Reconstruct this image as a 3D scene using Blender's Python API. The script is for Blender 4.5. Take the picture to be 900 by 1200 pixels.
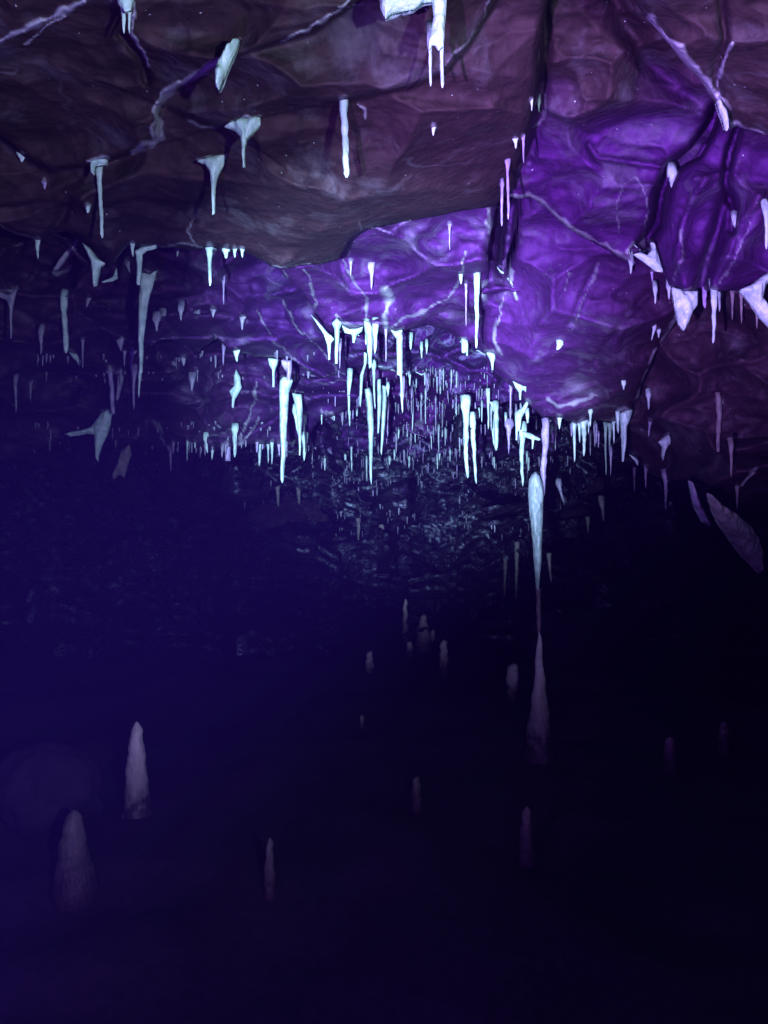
import bpy, math, random
import numpy as np

# ------------------------------------------------------------------ camera, world, lamps, exposure
for o in list(bpy.data.objects): bpy.data.objects.remove(o, do_unlink=True)
SC = bpy.context.scene
COL = SC.collection
F = 867.0            # focal length in photo pixels (900 x 1200)
CZ = 1.2             # eye height over the cave floor, metres

cam_d = bpy.data.cameras.new('camera')
cam = bpy.data.objects.new('camera', cam_d); COL.objects.link(cam)
cam.location = (0, 0, CZ); cam.rotation_euler = (math.radians(90), 0, 0)
cam_d.sensor_fit = 'VERTICAL'; cam_d.sensor_height = 36.0; cam_d.lens = 36.0 * F / 1200.0
cam_d.clip_start = 0.02; cam_d.clip_end = 200
SC.camera = cam

W = bpy.data.worlds.new('World'); SC.world = W; W.use_nodes = True
W.node_tree.nodes['Background'].inputs[0].default_value = (0.01, 0.0, 0.08, 1)
W.node_tree.nodes['Background'].inputs[1].default_value = 0.3

def P(px, py, Y):
    return ((px - 450.0) / F * Y, Y, CZ + (600.0 - py) / F * Y)

def lamp(name, kind, loc, col, power, target=None, size=0.02, cone=60, blend=0.6):
    d = bpy.data.lights.new(name, kind)
    d.color = col; d.energy = power; d.shadow_soft_size = size
    o = bpy.data.objects.new(name, d); COL.objects.link(o); o.location = loc
    if kind == 'SPOT':
        d.spot_size = math.radians(cone); d.spot_blend = blend
        import mathutils
        v = mathutils.Vector(target) - mathutils.Vector(loc)
        o.rotation_euler = v.to_track_quat('-Z', 'Y').to_euler()
    return o

# cold white head torch right of the camera, near ceiling
lamp('head_torch', 'SPOT', (0.34, -0.15, CZ - 0.02), (0.77, 0.74, 1.0), 130, P(130, 270, 1.9), 0.015, 110, 1.0)
# ultraviolet torch left of the camera, on the right hand violet rock
lamp('violet_torch', 'SPOT', (-0.28, -0.25, CZ - 0.20), (0.56, 0.25, 1.0), 900, P(720, 300, 2.5), 0.015, 39, 1.0)
# narrow bright beam down the passage
lamp('passage_torch', 'SPOT', (-0.20, -0.25, CZ - 0.14), (0.56, 0.62, 1.0), 3000, P(470, 462, 5), 0.012, 35, 1.0)
# added fill lamps, unseen: stray torch light and the violet corner glow
lamp('dim_fill', 'POINT', (-0.1, -0.12, CZ + 0.02), (0.36, 0.34, 1.0), 10, size=0.05)
lamp('blue_fill', 'POINT', (-0.43, 0.50, CZ - 0.43), (0.30, 0.03, 1.0), 40, size=0.10)

V = SC.view_settings
V.view_transform = 'Standard'; V.look = 'None'; V.exposure = 0; V.gamma = 1; V.use_curve_mapping = False
SC.cycles.use_denoising = True
SC.cycles.max_bounces = 3; SC.cycles.diffuse_bounces = 2; SC.cycles.glossy_bounces = 2
SC.cycles.volume_bounces = 0
SC.cycles.use_adaptive_sampling = True; SC.cycles.adaptive_threshold = 0.02
SC.cycles.caustics_reflective = False; SC.cycles.caustics_refractive = False

# ------------------------------------------------------------------ numeric noise
def _hash(ix, iy, iz, s):
    n = (ix.astype(np.int64) * 73856093) ^ (iy.astype(np.int64) * 19349663) ^ (iz.astype(np.int64) * 83492791) ^ (s * 2654435761)
    n = (n ^ (n >> 13)) * 1274126177
    n &= 0x7fffffff
    n = (n ^ (n >> 11)) * 668265263
    n &= 0x7fffffff
    return (n & 0xffffff) / float(0xffffff)

def vnoise(x, y, z, s=0):
    ix, iy, iz = np.floor(x), np.floor(y), np.floor(z)
    fx, fy, fz = x - ix, y - iy, z - iz
    fx = fx * fx * fx * (fx * (fx * 6 - 15) + 10); fy = fy * fy * fy * (fy * (fy * 6 - 15) + 10); fz = fz * fz * fz * (fz * (fz * 6 - 15) + 10)
    r = 0
    for a in (0, 1):
        for b in (0, 1):
            for c in (0, 1):
                w = (fx if a else 1 - fx) * (fy if b else 1 - fy) * (fz if c else 1 - fz)
                r = r + w * _hash(ix + a, iy + b, iz + c, s)
    return r * 2 - 1

def fbm(x, y, z, s=0, o=4, g=0.5):
    t, a = 0, 1.0
    for k in range(o):
        t = t + a * vnoise(x, y, z, s + k * 17)
        x, y, z, a = x * 2.03 + 3.1, y * 2.03 + 1.7, z * 2.03 + 5.3, a * g
    return t

def ridged(x, y, z, s=0, o=4):
    t, a = 0, 1.0
    for k in range(o):
        n = 1 - np.abs(vnoise(x, y, z, s + k * 31)) * 2
        t = t + a * n; x, y, z, a = x * 2.1 + 2.7, y * 2.1 + 4.1, z * 2.1 + 1.3, a * 0.5
    return t

# ------------------------------------------------------------------ polygons in the picture plane
def polydist(X, Yp, pts, closed=True):
    """distance to polyline and the side of the nearest segment"""
    pts = np.array(pts, float)
    n = len(pts)
    best = np.full(X.shape, 1e9); side = np.ones(X.shape); cx = np.zeros(X.shape); cy = np.zeros(X.shape)
    for i in range(n if closed else n - 1):
        a, b = pts[i], pts[(i + 1) % n]
        d = b - a; L = max((d ** 2).sum(), 1e-9)
        t = np.clip(((X - a[0]) * d[0] + (Yp - a[1]) * d[1]) / L, 0, 1)
        qx, qy = a[0] + t * d[0], a[1] + t * d[1]
        dd = np.hypot(X - qx, Yp - qy)
        m = dd < best
        best = np.where(m, dd, best)
        side = np.where(m, np.sign(d[0] * (Yp - a[1]) - d[1] * (X - a[0])), side)
        cx = np.where(m, qx, cx); cy = np.where(m, qy, cy)
    return best, side, cx, cy

def inside(X, Yp, pts):
    pts = np.array(pts, float); r = np.zeros(X.shape, bool); n = len(pts)
    for i in range(n):
        x1, y1 = pts[i]; x2, y2 = pts[(i + 1) % n]
        if y1 == y2: continue
        c = ((y1 > Yp) != (y2 > Yp)) & (X < (x2 - x1) * (Yp - y1) / (y2 - y1) + x1)
        r ^= c
    return r

def wobble(pts, amp, step=9, seed=0):
    """resample a polygon and roughen it like a broken rock edge"""
    out = []; n = len(pts)
    for i in range(n):
        a = np.array(pts[i], float); b = np.array(pts[(i + 1) % n], float)
        k = max(1, int(np.hypot(*(b - a)) / step))
        for j in range(k):
            q = a + (b - a) * j / k
            nx = float(vnoise(np.array(q[0] / 22), np.array(q[1] / 22), np.array(0.3), seed)) + 0.5 * float(vnoise(np.array(q[0] / 8), np.array(q[1] / 8), np.array(0.3), seed + 5))
            ny = float(vnoise(np.array(q[0] / 22), np.array(q[1] / 22), np.array(7.3), seed)) + 0.5 * float(vnoise(np.array(q[0] / 8), np.array(q[1] / 8), np.array(7.3), seed + 5))
            out.append((q[0] + nx * amp, q[1] + ny * amp))
    return out

class RBF:
    """smooth surface through points (px, py, depth); works on 1/depth so that planes stay planes"""
    def __init__(s, c):
        c = np.array(c, float); s.p = c[:, :2] / 100; v = 1 / c[:, 2]; n = len(c)
        r = np.hypot(*(s.p[:, None] - s.p[None]).transpose(2, 0, 1))
        A = np.zeros((n + 3, n + 3)); A[:n, :n] = r ** 3 + np.eye(n) * 0.3
        A[:n, n] = 1; A[:n, n + 1:] = s.p; A[n, :n] = 1; A[n + 1:, :n] = s.p.T
        s.w = np.linalg.solve(A, np.r_[v, 0, 0, 0]); s.n = n
    def __call__(s, X, Y):
        x, y = X / 100, Y / 100
        t = s.w[s.n] + s.w[s.n + 1] * x + s.w[s.n + 2] * y
        for i in range(s.n): t = t + s.w[i] * np.hypot(x - s.p[i, 0], y - s.p[i, 1]) ** 3
        return 1 / np.clip(t, 0.06, 1.6)

# ------------------------------------------------------------------ materials
def _mat(name):
    m = bpy.data.materials.new(name); m.use_nodes = True
    nt = m.node_tree; b = nt.nodes['Principled BSDF']
    return m, nt, b
def N(nt, t, **k):
    n = nt.nodes.new(t)
    for a, v in k.items(): setattr(n, a, v)
    return n
def ramp(nt, src, stops):
    r = N(nt, 'ShaderNodeValToRGB'); e = r.color_ramp.elements
    while len(e) < len(stops): e.new(0.5)
    for q, (p, c) in zip(e, stops): q.position = p; q.color = c if len(c) == 4 else (*c, 1)
    nt.links.new(src, r.inputs[0]); return r
def g(v): return (v, v, v, 1)

def rock_material(name, dark, light, other=None, vein=(0.34, 0.42, 0.46), vein_amt=0.5, vein_scale=2.2, web=0.0, rough=0.72, bump=1.0, speck=1.0, milk=0.26):
    m, nt, b = _mat(name); L = nt.links
    tc = N(nt, 'ShaderNodeTexCoord'); co = tc.outputs['Object']
    # warp
    wn = N(nt, 'ShaderNodeTexNoise'); wn.inputs['Scale'].default_value = 2.5; wn.inputs['Detail'].default_value = 3; L.new(co, wn.inputs['Vector'])
    wv = N(nt, 'ShaderNodeVectorMath', operation='MULTIPLY_ADD'); L.new(wn.outputs['Color'], wv.inputs[0]); wv.inputs[1].default_value = (0.18, 0.18, 0.18); L.new(co, wv.inputs[2])
    n1 = N(nt, 'ShaderNodeTexNoise'); n1.inputs['Scale'].default_value = 3.0; n1.inputs['Detail'].default_value = 8; n1.inputs['Roughness'].default_value = 0.6; L.new(wv.outputs[0], n1.inputs['Vector'])
    base = ramp(nt, n1.outputs['Fac'], [(0.30, dark), (0.72, light)])
    bout = base.outputs[0]
    if other:   # a second rock colour, painting in where violet torch light begins or fades
        (d2, l2, axis, a0, a1) = other
        base2 = ramp(nt, n1.outputs['Fac'], [(0.30, d2), (0.72, l2)])
        sx = N(nt, 'ShaderNodeSeparateXYZ'); L.new(wv.outputs[0], sx.inputs[0])
        mr = N(nt, 'ShaderNodeMapRange'); L.new(sx.outputs[axis], mr.inputs[0]); mr.inputs[1].default_value = a0 + .09; mr.inputs[2].default_value = a1 + .09
        mo = N(nt, 'ShaderNodeMix', data_type='RGBA'); L.new(mr.outputs[0], mo.inputs[0]); L.new(bout, mo.inputs[6]); L.new(base2.outputs[0], mo.inputs[7])
        bout = mo.outputs[2]
    n2 = N(nt, 'ShaderNodeTexNoise'); n2.inputs['Scale'].default_value = 34; n2.inputs['Detail'].default_value = 5; L.new(co, n2.inputs['Vector'])
    mul = N(nt, 'ShaderNodeMix', data_type='RGBA', blend_type='MULTIPLY'); mul.inputs[0].default_value = 0.55
    r2 = ramp(nt, n2.outputs['Fac'], [(0.3, g(0.45)), (0.62, g(1.15))])
    L.new(bout, mul.inputs[6]); L.new(r2.outputs[0], mul.inputs[7])
    cur = mul.outputs[2]
    # thin calcite veins: a narrow band of a noise field, broken up by a second one
    vn = N(nt, 'ShaderNodeTexNoise'); vn.inputs['Scale'].default_value = vein_scale; vn.inputs['Detail'].default_value = 4; vn.inputs['Roughness'].default_value = 0.55; L.new(wv.outputs[0], vn.inputs['Vector'])
    vr = ramp(nt, vn.outputs['Fac'], [(0.485, g(0)), (0.5, g(1)), (0.515, g(0))])
    vm = N(nt, 'ShaderNodeTexNoise'); vm.inputs['Scale'].default_value = 1.7; vm.inputs['Detail'].default_value = 3; L.new(co, vm.inputs['Vector'])
    vmr = ramp(nt, vm.outputs['Fac'], [(0.5, g(0)), (0.66, g(vein_amt))])
    vx = N(nt, 'ShaderNodeMath', operation='MULTIPLY'); L.new(vr.outputs[0], vx.inputs[0]); L.new(vmr.outputs[0], vx.inputs[1])
    fac = vx.outputs[0]
    if web > 0:
        vo = N(nt, 'ShaderNodeTexVoronoi', feature='DISTANCE_TO_EDGE'); vo.inputs['Scale'].default_value = 3.6; L.new(wv.outputs[0], vo.inputs['Vector'])
        w1 = ramp(nt, vo.outputs['Distance'], [(0.0, g(1)), (0.05, g(0))])
        vo2 = N(nt, 'ShaderNodeTexVoronoi', feature='DISTANCE_TO_EDGE'); vo2.inputs['Scale'].default_value = 9.0; L.new(wv.outputs[0], vo2.inputs['Vector'])
        w2 = ramp(nt, vo2.outputs['Distance'], [(0.0, g(0.8)), (0.08, g(0))])
        mx = N(nt, 'ShaderNodeMath', operation='MAXIMUM'); L.new(w1.outputs[0], mx.inputs[0]); L.new(w2.outputs[0], mx.inputs[1])
        gm = N(nt, 'ShaderNodeTexNoise'); gm.inputs['Scale'].default_value = 2.3; gm.inputs['Detail'].default_value = 5; L.new(co, gm.inputs['Vector'])
        gr = ramp(nt, gm.outputs['Fac'], [(0.42, g(0)), (0.62, g(web))])
        wx = N(nt, 'ShaderNodeMath', operation='MULTIPLY'); L.new(mx.outputs[0], wx.inputs[0]); L.new(gr.outputs[0], wx.inputs[1])
        mm = N(nt, 'ShaderNodeMath', operation='MAXIMUM'); L.new(fac, mm.inputs[0]); L.new(wx.outputs[0], mm.inputs[1]); fac = mm.outputs[0]
    # laid calcite crust (vertex attribute), broken up by noise, and milky mottling
    at = N(nt, 'ShaderNodeAttribute', attribute_name='crust')
    cn = N(nt, 'ShaderNodeTexNoise'); cn.inputs['Scale'].default_value = 22; cn.inputs['Detail'].default_value = 6; L.new(co, cn.inputs['Vector'])
    ca = N(nt, 'ShaderNodeMath', operation='MULTIPLY_ADD'); L.new(cn.outputs['Fac'], ca.inputs[0]); ca.inputs[1].default_value = .8; ca.inputs[2].default_value = -0.4
    cb = N(nt, 'ShaderNodeMath', operation='ADD'); L.new(ca.outputs[0], cb.inputs[0]); L.new(at.outputs['Fac'], cb.inputs[1])
    cr = ramp(nt, cb.outputs[0], [(0.26, g(0)), (0.95, g(1))])
    m1 = N(nt, 'ShaderNodeMath', operation='MAXIMUM'); L.new(fac, m1.inputs[0]); L.new(cr.outputs[0], m1.inputs[1])
    mk = N(nt, 'ShaderNodeTexNoise'); mk.inputs['Scale'].default_value = 5; mk.inputs['Detail'].default_value = 9; mk.inputs['Roughness'].default_value = .68; mk.inputs['Distortion'].default_value = .15; L.new(wv.outputs[0], mk.inputs['Vector'])
    mkr = ramp(nt, mk.outputs['Fac'], [(0.52, g(0)), (0.76, g(milk))])
    m2 = N(nt, 'ShaderNodeMath', operation='MAXIMUM'); L.new(m1.outputs[0], m2.inputs[0]); L.new(mkr.outputs[0], m2.inputs[1]); fac = m2.outputs[0]
    mv = N(nt, 'ShaderNodeMix', data_type='RGBA'); L.new(fac, mv.inputs[0]); L.new(cur, mv.inputs[6]); mv.inputs[7].default_value = (*vein, 1)
    # crystal specks
    vs = N(nt, 'ShaderNodeTexVoronoi'); vs.inputs['Scale'].default_value = 55; L.new(co, vs.inputs['Vector'])
    sr = ramp(nt, vs.outputs['Distance'], [(0.07, g(1)), (0.13, g(0))])
    sp = N(nt, 'ShaderNodeSeparateColor'); L.new(vs.outputs['Color'], sp.inputs[0])
    sg = ramp(nt, sp.outputs[0], [(0.90, g(0)), (0.95, g(speck))])
    sm = N(nt, 'ShaderNodeMath', operation='MULTIPLY'); L.new(sr.outputs[0], sm.inputs[0]); L.new(sg.outputs[0], sm.inputs[1])
    ms = N(nt, 'ShaderNodeMix', data_type='RGBA'); L.new(sm.outputs[0], ms.inputs[0]); L.new(mv.outputs[2], ms.inputs[6]); ms.inputs[7].default_value = (0.5, 0.75, 0.65, 1)
    L.new(ms.outputs[2], b.inputs['Base Color'])
    rr = ramp(nt, n1.outputs['Fac'], [(0.3, g(rough - 0.12)), (0.7, g(rough + 0.15))]); L.new(rr.outputs[0], b.inputs['Roughness'])
    b.inputs['Specular IOR Level'].default_value = 0.16
    # relief
    add = N(nt, 'ShaderNodeMath', operation='MULTIPLY_ADD'); L.new(n2.outputs['Fac'], add.inputs[0]); add.inputs[1].default_value = 0.55; L.new(n1.outputs['Fac'], add.inputs[2])
    ad2 = N(nt, 'ShaderNodeMath', operation='MULTIPLY_ADD'); L.new(fac, ad2.inputs[0]); ad2.inputs[1].default_value = 0.12; L.new(add.outputs[0], ad2.inputs[2])
    ch = N(nt, 'ShaderNodeTexVoronoi', feature='SMOOTH_F1'); ch.inputs['Scale'].default_value = 5.5; ch.inputs['Smoothness'].default_value = .15; L.new(wv.outputs[0], ch.inputs['Vector'])
    ad3 = N(nt, 'ShaderNodeMath', operation='MULTIPLY_ADD'); L.new(ch.outputs['Distance'], ad3.inputs[0]); ad3.inputs[1].default_value = 0.0; L.new(ad2.outputs[0], ad3.inputs[2]); ad2 = ad3
    bp = N(nt, 'ShaderNodeBump'); bp.inputs['Strength'].default_value = 0.8; bp.inputs['Distance'].default_value = 0.012 * bump
    L.new(ad2.outputs[0], bp.inputs['Height']); L.new(bp.outputs[0], b.inputs['Normal'])
    return m

def calcite_material(name, a, c, rough=0.38, fade=0.0, sss=0.15):
    m, nt, b = _mat(name); L = nt.links
    tc = N(nt, 'ShaderNodeTexCoord')
    geo = N(nt, 'ShaderNodeNewGeometry')
    n1 = N(nt, 'ShaderNodeTexNoise'); n1.inputs['Scale'].default_value = 26; n1.inputs['Detail'].default_value = 6; L.new(geo.outputs['Position'], n1.inputs['Vector'])
    base = ramp(nt, n1.outputs['Fac'], [(0.32, a), (0.62, c)])
    if fade:   # foot of a stalagmite darkens, its fade into the dark painted in
        at = N(nt, 'ShaderNodeAttribute', attribute_name='foot_fade')
        sb = N(nt, 'ShaderNodeMath', operation='ADD'); L.new(at.outputs['Fac'], sb.inputs[0])
        ml = N(nt, 'ShaderNodeMath', operation='MULTIPLY_ADD'); L.new(n1.outputs['Fac'], ml.inputs[0]); ml.inputs[1].default_value = .8; ml.inputs[2].default_value = -.4; L.new(ml.outputs[0], sb.inputs[1])
        mr = ramp(nt, sb.outputs[0], [(0.25, g(0)), (0.9, g(1))])
        md = N(nt, 'ShaderNodeMix', data_type='RGBA'); L.new(mr.outputs[0], md.inputs[0]); L.new(base.outputs[0], md.inputs[6]); md.inputs[7].default_value = (.030, .022, .032, 1)
        L.new(md.outputs[2], b.inputs['Base Color'])
    else: L.new(base.outputs[0], b.inputs['Base Color'])
    b.inputs['Roughness'].default_value = rough
    b.inputs['Specular IOR Level'].default_value = 0.4
    if sss:
        b.inputs['Subsurface Weight'].default_value = sss
        b.inputs['Subsurface Radius'].default_value = (0.6, 1.0, 1.0); b.inputs['Subsurface Scale'].default_value = 0.012
    mp = N(nt, 'ShaderNodeMapping'); mp.inputs['Scale'].default_value = (60, 60, 22); L.new(geo.outputs['Position'], mp.inputs[0])
    n3 = N(nt, 'ShaderNodeTexNoise'); n3.inputs['Scale'].default_value = 1.0; n3.inputs['Detail'].default_value = 4; L.new(mp.outputs[0], n3.inputs['Vector'])
    bp = N(nt, 'ShaderNodeBump'); bp.inputs['Strength'].default_value = 0.7; bp.inputs['Distance'].default_value = 0.012
    L.new(n3.outputs['Fac'], bp.inputs['Height']); L.new(bp.outputs[0], b.inputs['Normal'])
    return m

M = {}
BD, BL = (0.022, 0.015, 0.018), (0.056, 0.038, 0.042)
VD, VL = (0.058, 0.014, 0.115), (0.125, 0.036, 0.235)  # limestone with the violet torch light mixed into its colour
M['brown'] = rock_material('brown_limestone', BD, BL, vein_amt=0.25)
M['mixed'] = rock_material('brown_to_violet_lit_limestone', BD, BL, (VD, VL, 1, 1.85, 2.15), vein_amt=0.12, milk=.34)
M['violet'] = rock_material('violet_lit_limestone', VD, VL, vein_amt=0.15, milk=0.42)
M['vright'] = rock_material('violet_lit_to_brown_limestone', VD, VL, (BD, (0.05, .025, .05), 0, .72, 1.25), vein_amt=0.12, milk=.38)
DD, DL = (0.022, 0.014, 0.022), (0.070, 0.044, 0.066)
M['dusk'] = rock_material('dusky_limestone', DD, DL, vein_amt=0.2)
M['duskv'] = rock_material('dusky_to_violet_lit_limestone', DD, DL, ((0.034, 0.010, 0.085), (0.08, 0.024, 0.17), 0, -1.5, -0.5), vein_amt=0.3)
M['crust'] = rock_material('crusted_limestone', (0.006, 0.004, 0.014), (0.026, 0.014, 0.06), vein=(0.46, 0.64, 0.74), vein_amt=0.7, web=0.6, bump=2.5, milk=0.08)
M['crustv'] = rock_material('crusted_violet_lit_limestone', (0.040, 0.010, 0.095), (0.09, 0.025, 0.19), vein=(0.30, 0.42, 0.52), vein_amt=0.6, web=0.5, bump=1.6)  # violet light mixed into this rock colour as well
M['floor'] = rock_material('cave_mud', (0.013, 0.012, 0.022), (0.030, 0.024, 0.042), vein_amt=0.0, speck=0.0, rough=0.85, bump=0.5, milk=0.0)
M['calcite'] = calcite_material('white_calcite', (0.30, 0.56, 0.47), (0.55, 0.93, 0.78))
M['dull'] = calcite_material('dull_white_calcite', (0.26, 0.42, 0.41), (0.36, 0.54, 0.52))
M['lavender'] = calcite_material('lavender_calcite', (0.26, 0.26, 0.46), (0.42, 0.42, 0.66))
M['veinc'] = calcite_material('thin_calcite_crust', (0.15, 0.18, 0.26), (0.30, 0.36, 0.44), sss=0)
M['grey'] = calcite_material('grey_calcite', (0.14, 0.17, 0.16), (0.28, 0.32, 0.29), rough=0.6, sss=0)  # darker grey calcite for the faint stalactites
M['mite'] = calcite_material('faded_foot_calcite', (0.13, 0.15, 0.12), (0.24, 0.25, 0.20), rough=0.6, sss=0, fade=1)
M['mitef'] = calcite_material('dim_faded_foot_calcite', (0.07, 0.08, 0.065), (0.13, 0.135, 0.11), rough=0.6, sss=0, fade=1)  # dimmer copy, faintness in the dark put into its colour
M['miteb'] = calcite_material('pale_faded_foot_calcite', (0.40, 0.46, 0.40), (0.62, 0.66, 0.56), rough=0.6, sss=0, fade=1)
M['pink'] = calcite_material('stained_calcite', (0.13, 0.10, 0.12), (0.22, 0.17, 0.19), rough=0.6, sss=0)

# ------------------------------------------------------------------ mesh linking
def link(name, verts, faces, mat, parent=None, smooth=True):
    me = bpy.data.meshes.new(name); me.from_pydata([tuple(map(float, v)) for v in verts], [], faces); me.update()
    if smooth: me.polygons.foreach_set('use_smooth', [True] * len(me.polygons))
    me.materials.append(mat)
    o = bpy.data.objects.new(name, me); COL.objects.link(o)
    if parent is not None: o.parent = parent
    return o
def tag(o, label=None, cat=None, group=None, kind=None):
    if label: o['label'] = label
    if cat: o['category'] = cat
    if group: o['group'] = group
    if kind: o['kind'] = kind
    return o

# ------------------------------------------------------------------ rock masses
SLABS = []
def slab(name, mat, poly, ctrl, seed, rnd=16, rk=0.16, thick=0.35, facet=(70, 0.07), rough=0.03, step=2.2, creases=(), edge=2.5, label=None, fine=0.003, folds=0.0, rim=0.75):
    pts = wobble(poly, edge, seed=seed)
    x0, y0 = np.min(pts, axis=0) - step * 2; x1, y1 = np.max(pts, axis=0) + step * 2
    xs = np.arange(x0, x1, step); ys = np.arange(y0, y1, step)
    X, Y = np.meshgrid(xs, ys)
    d, sd, cx, cy = polydist(X, Y, pts)
    ins = inside(X, Y, pts)
    cell = ins[:-1, :-1] | ins[1:, :-1] | ins[:-1, 1:] | ins[1:, 1:]
    X = np.where(ins, X, cx); Y = np.where(ins, Y, cy); d = np.where(ins, d, 0)
    D = RBF(ctrl)(X, Y)
    # broken faces: hollows that meet in sharp arrises, at three sizes, longer across than down
    rs = np.random.RandomState(seed)
    sp, amp = facet
    ny_, nx_ = X.shape
    for (sc, am, wob) in ((1.0, 2.2, .22), (0.45, 0.45, .28)):
        sx_, sy_ = sp * sc * 1.5, sp * sc * 0.85
        if sx_ < step * 4: continue
        U = X + wob * sx_ * vnoise(X / sx_ * 1.7, Y / sy_ * 1.7, X * 0, seed + 60) ; Vv = Y + wob * sy_ * vnoise(X / sx_ * 1.7, Y / sy_ * 1.7, X * 0 + 5, seed + 61)
        Fm = np.full(X.shape, 1.2)
        for a in np.arange(x0 - sx_, x1 + sx_, sx_):
            for b_ in np.arange(y0 - sy_, y1 + sy_, sy_):
                ax, by = a + rs.uniform(-.5, .5) * sx_, b_ + rs.uniform(-.5, .5) * sy_
                ta, tb, c = rs.normal(0, .45), rs.normal(0, .45), rs.uniform(-.25, .25)
                j0, j1 = int((ax - 2 * sx_ - x0) / step), int((ax + 2 * sx_ - x0) / step) + 1
                i0, i1 = int((by - 2 * sy_ - y0) / step), int((by + 2 * sy_ - y0) / step) + 1
                j0, i0 = max(j0, 0), max(i0, 0)
                if j1 <= 0 or i1 <= 0 or j0 >= nx_ or i0 >= ny_: continue
                sl = (slice(i0, i1), slice(j0, j1)); du_, dv_ = (U[sl] - ax) / sx_, (Vv[sl] - by) / sy_
                Fm[sl] = np.minimum(Fm[sl], c + ta * du_ + tb * dv_ + 1.1 * (du_ ** 2 + dv_ ** 2))
        D = D - 1.15 * amp * am * (Fm - 0.25) * D / 2.2
    wx, wy, wz = (X - 450) / F * D, D, (600 - Y) / F * D
    D = D + 0.38 * rough * fbm(wx * 2.4, wy * 2.4, wz * 2.4, seed, 5, 0.45) * D / 2.2 - fine * 1.3 * ridged(wx * 9, wy * 9, wz * 9, seed + 3, 3)
    if folds:
        D = D + folds * np.abs(np.sin(X / 9.0 + 2 * vnoise(X / 30, Y / 60, X * 0, seed)))
    for (kind, A, w, pl) in creases:
        dd, s2, _, _ = polydist(X, Y, pl, closed=False)
        if kind == 'crack': D = D + A * np.exp(-(dd / w) ** 2)
        elif kind == 'step': D = D + A * 0.5 * (1 + np.tanh(s2 * dd / 3.0)) * np.exp(-dd / w)
    t = np.clip(d / rnd, 0, 1)
    D = D + rk * (1 - np.sqrt(np.clip(1 - (1 - t) ** 2, 0, 1)))
    SLABS.append(dict(x0=x0, y0=y0, step=step, D=D, ins=ins))
    idx = -np.ones(X.shape, int)
    used = np.zeros(X.shape, bool)
    used[:-1, :-1] |= cell; used[1:, :-1] |= cell; used[:-1, 1:] |= cell; used[1:, 1:] |= cell
    n = used.sum(); idx[used] = np.arange(n)
    vx, vy, vz = (X[used] - 450) / F * D[used], D[used], CZ + (600 - Y[used]) / F * D[used]
    front = np.c_[vx, vy, vz]; ray = front - np.array([0, 0, CZ]); ray /= np.linalg.norm(ray, axis=1)[:, None]
    back = front + ray * thick + np.array([0, 0, thick * 0.3])
    faces = []; edges = {}
    I, J = np.nonzero(cell)
    for i, j in zip(I, J):
        q = (int(idx[i, j]), int(idx[i + 1, j]), int(idx[i + 1, j + 1]), int(idx[i, j + 1]))
        faces.append(q)
        for k in range(4):
            e = (q[k], q[(k + 1) % 4])
            if (e[1], e[0]) in edges: del edges[(e[1], e[0])]
            else: edges[e] = 1
    bf = [tuple(int(v) + n for v in reversed(q)) for q in faces]
    sf = [(int(b_), int(a), int(a) + n, int(b_) + n) for (a, b_) in edges]
    o = link(name, np.r_[front, back], faces + bf + sf, mat)
    tag(o, label, None, None, 'structure')
    # calcite gathers along the dripping lower edge
    low = np.clip((cy - Y) / np.maximum(d, .5), 0, 1)[used] if False else (np.roll(d, -2, axis=0) < d - step)[used]
    du = d[used]; Xu, Yu = X[used], Y[used]
    ev = np.where(low | (du <= 0), 1, 0) * np.exp(-(du / 3.2) ** 2) * np.clip(0.55 + 0.75 * vnoise(Xu / 13, Yu / 13, Xu * 0, seed + 40), 0, 1) * rim
    CR[o.name] = dict(o=o, X=Xu, Y=Yu, D=D[used], v=ev, n=int(n), slab=SLABS[-1])
    return o
CR = {}
def lay_crust(o, pl, w, k=1.0):
    c = CR[o.name]; X, Y = c['X'], c['Y']; z = X * 0
    m = (X > min(p[0] for p in pl) - 25) & (X < max(p[0] for p in pl) + 25) & (Y > min(p[1] for p in pl) - 25) & (Y < max(p[1] for p in pl) + 25)
    X, Y, z = X[m], Y[m], z[m]
    if not len(X): return
    X2 = X + 2.2 * vnoise(X / 9, Y / 9, z, 3) + 0.8 * vnoise(X / 3, Y / 3, z, 4); Y2 = Y + 2.2 * vnoise(X / 9, Y / 9, z + 9, 3)
    d, _, _, _ = polydist(X2, Y2, pl, closed=False)
    ww = np.maximum(w * 0.62 * (0.8 + 0.6 * vnoise(X / 14, Y / 14, z, 8)), 1.5)
    c['v'][m] = np.maximum(c['v'][m], k * np.exp(-(d / ww) ** 2))
def halo(px, py, r):
    best = None
    for c in CR.values():
        s_ = c['slab']; j = int(round((px - s_['x0']) / s_['step'])); i = int(round((py - s_['y0']) / s_['step']))
        if 0 <= i < s_['D'].shape[0] and 0 <= j < s_['D'].shape[1] and s_['ins'][i, j] and (best is None or s_['D'][i, j] < best[0]): best = (s_['D'][i, j], c)
    if best:
        c = best[1]; m = (np.abs(c['X'] - px) < r * 3) & (np.abs(c['Y'] - py) < r * 3)
        X, Y = c['X'][m], c['Y'][m]; d = np.hypot(X - px, (Y - py) * .75) * (1 + .5 * vnoise(X / 4, Y / 4, X * 0, 12) * .5)
        c['v'][m] = np.maximum(c['v'][m], .8 * np.exp(-(d / r) ** 2))
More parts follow.
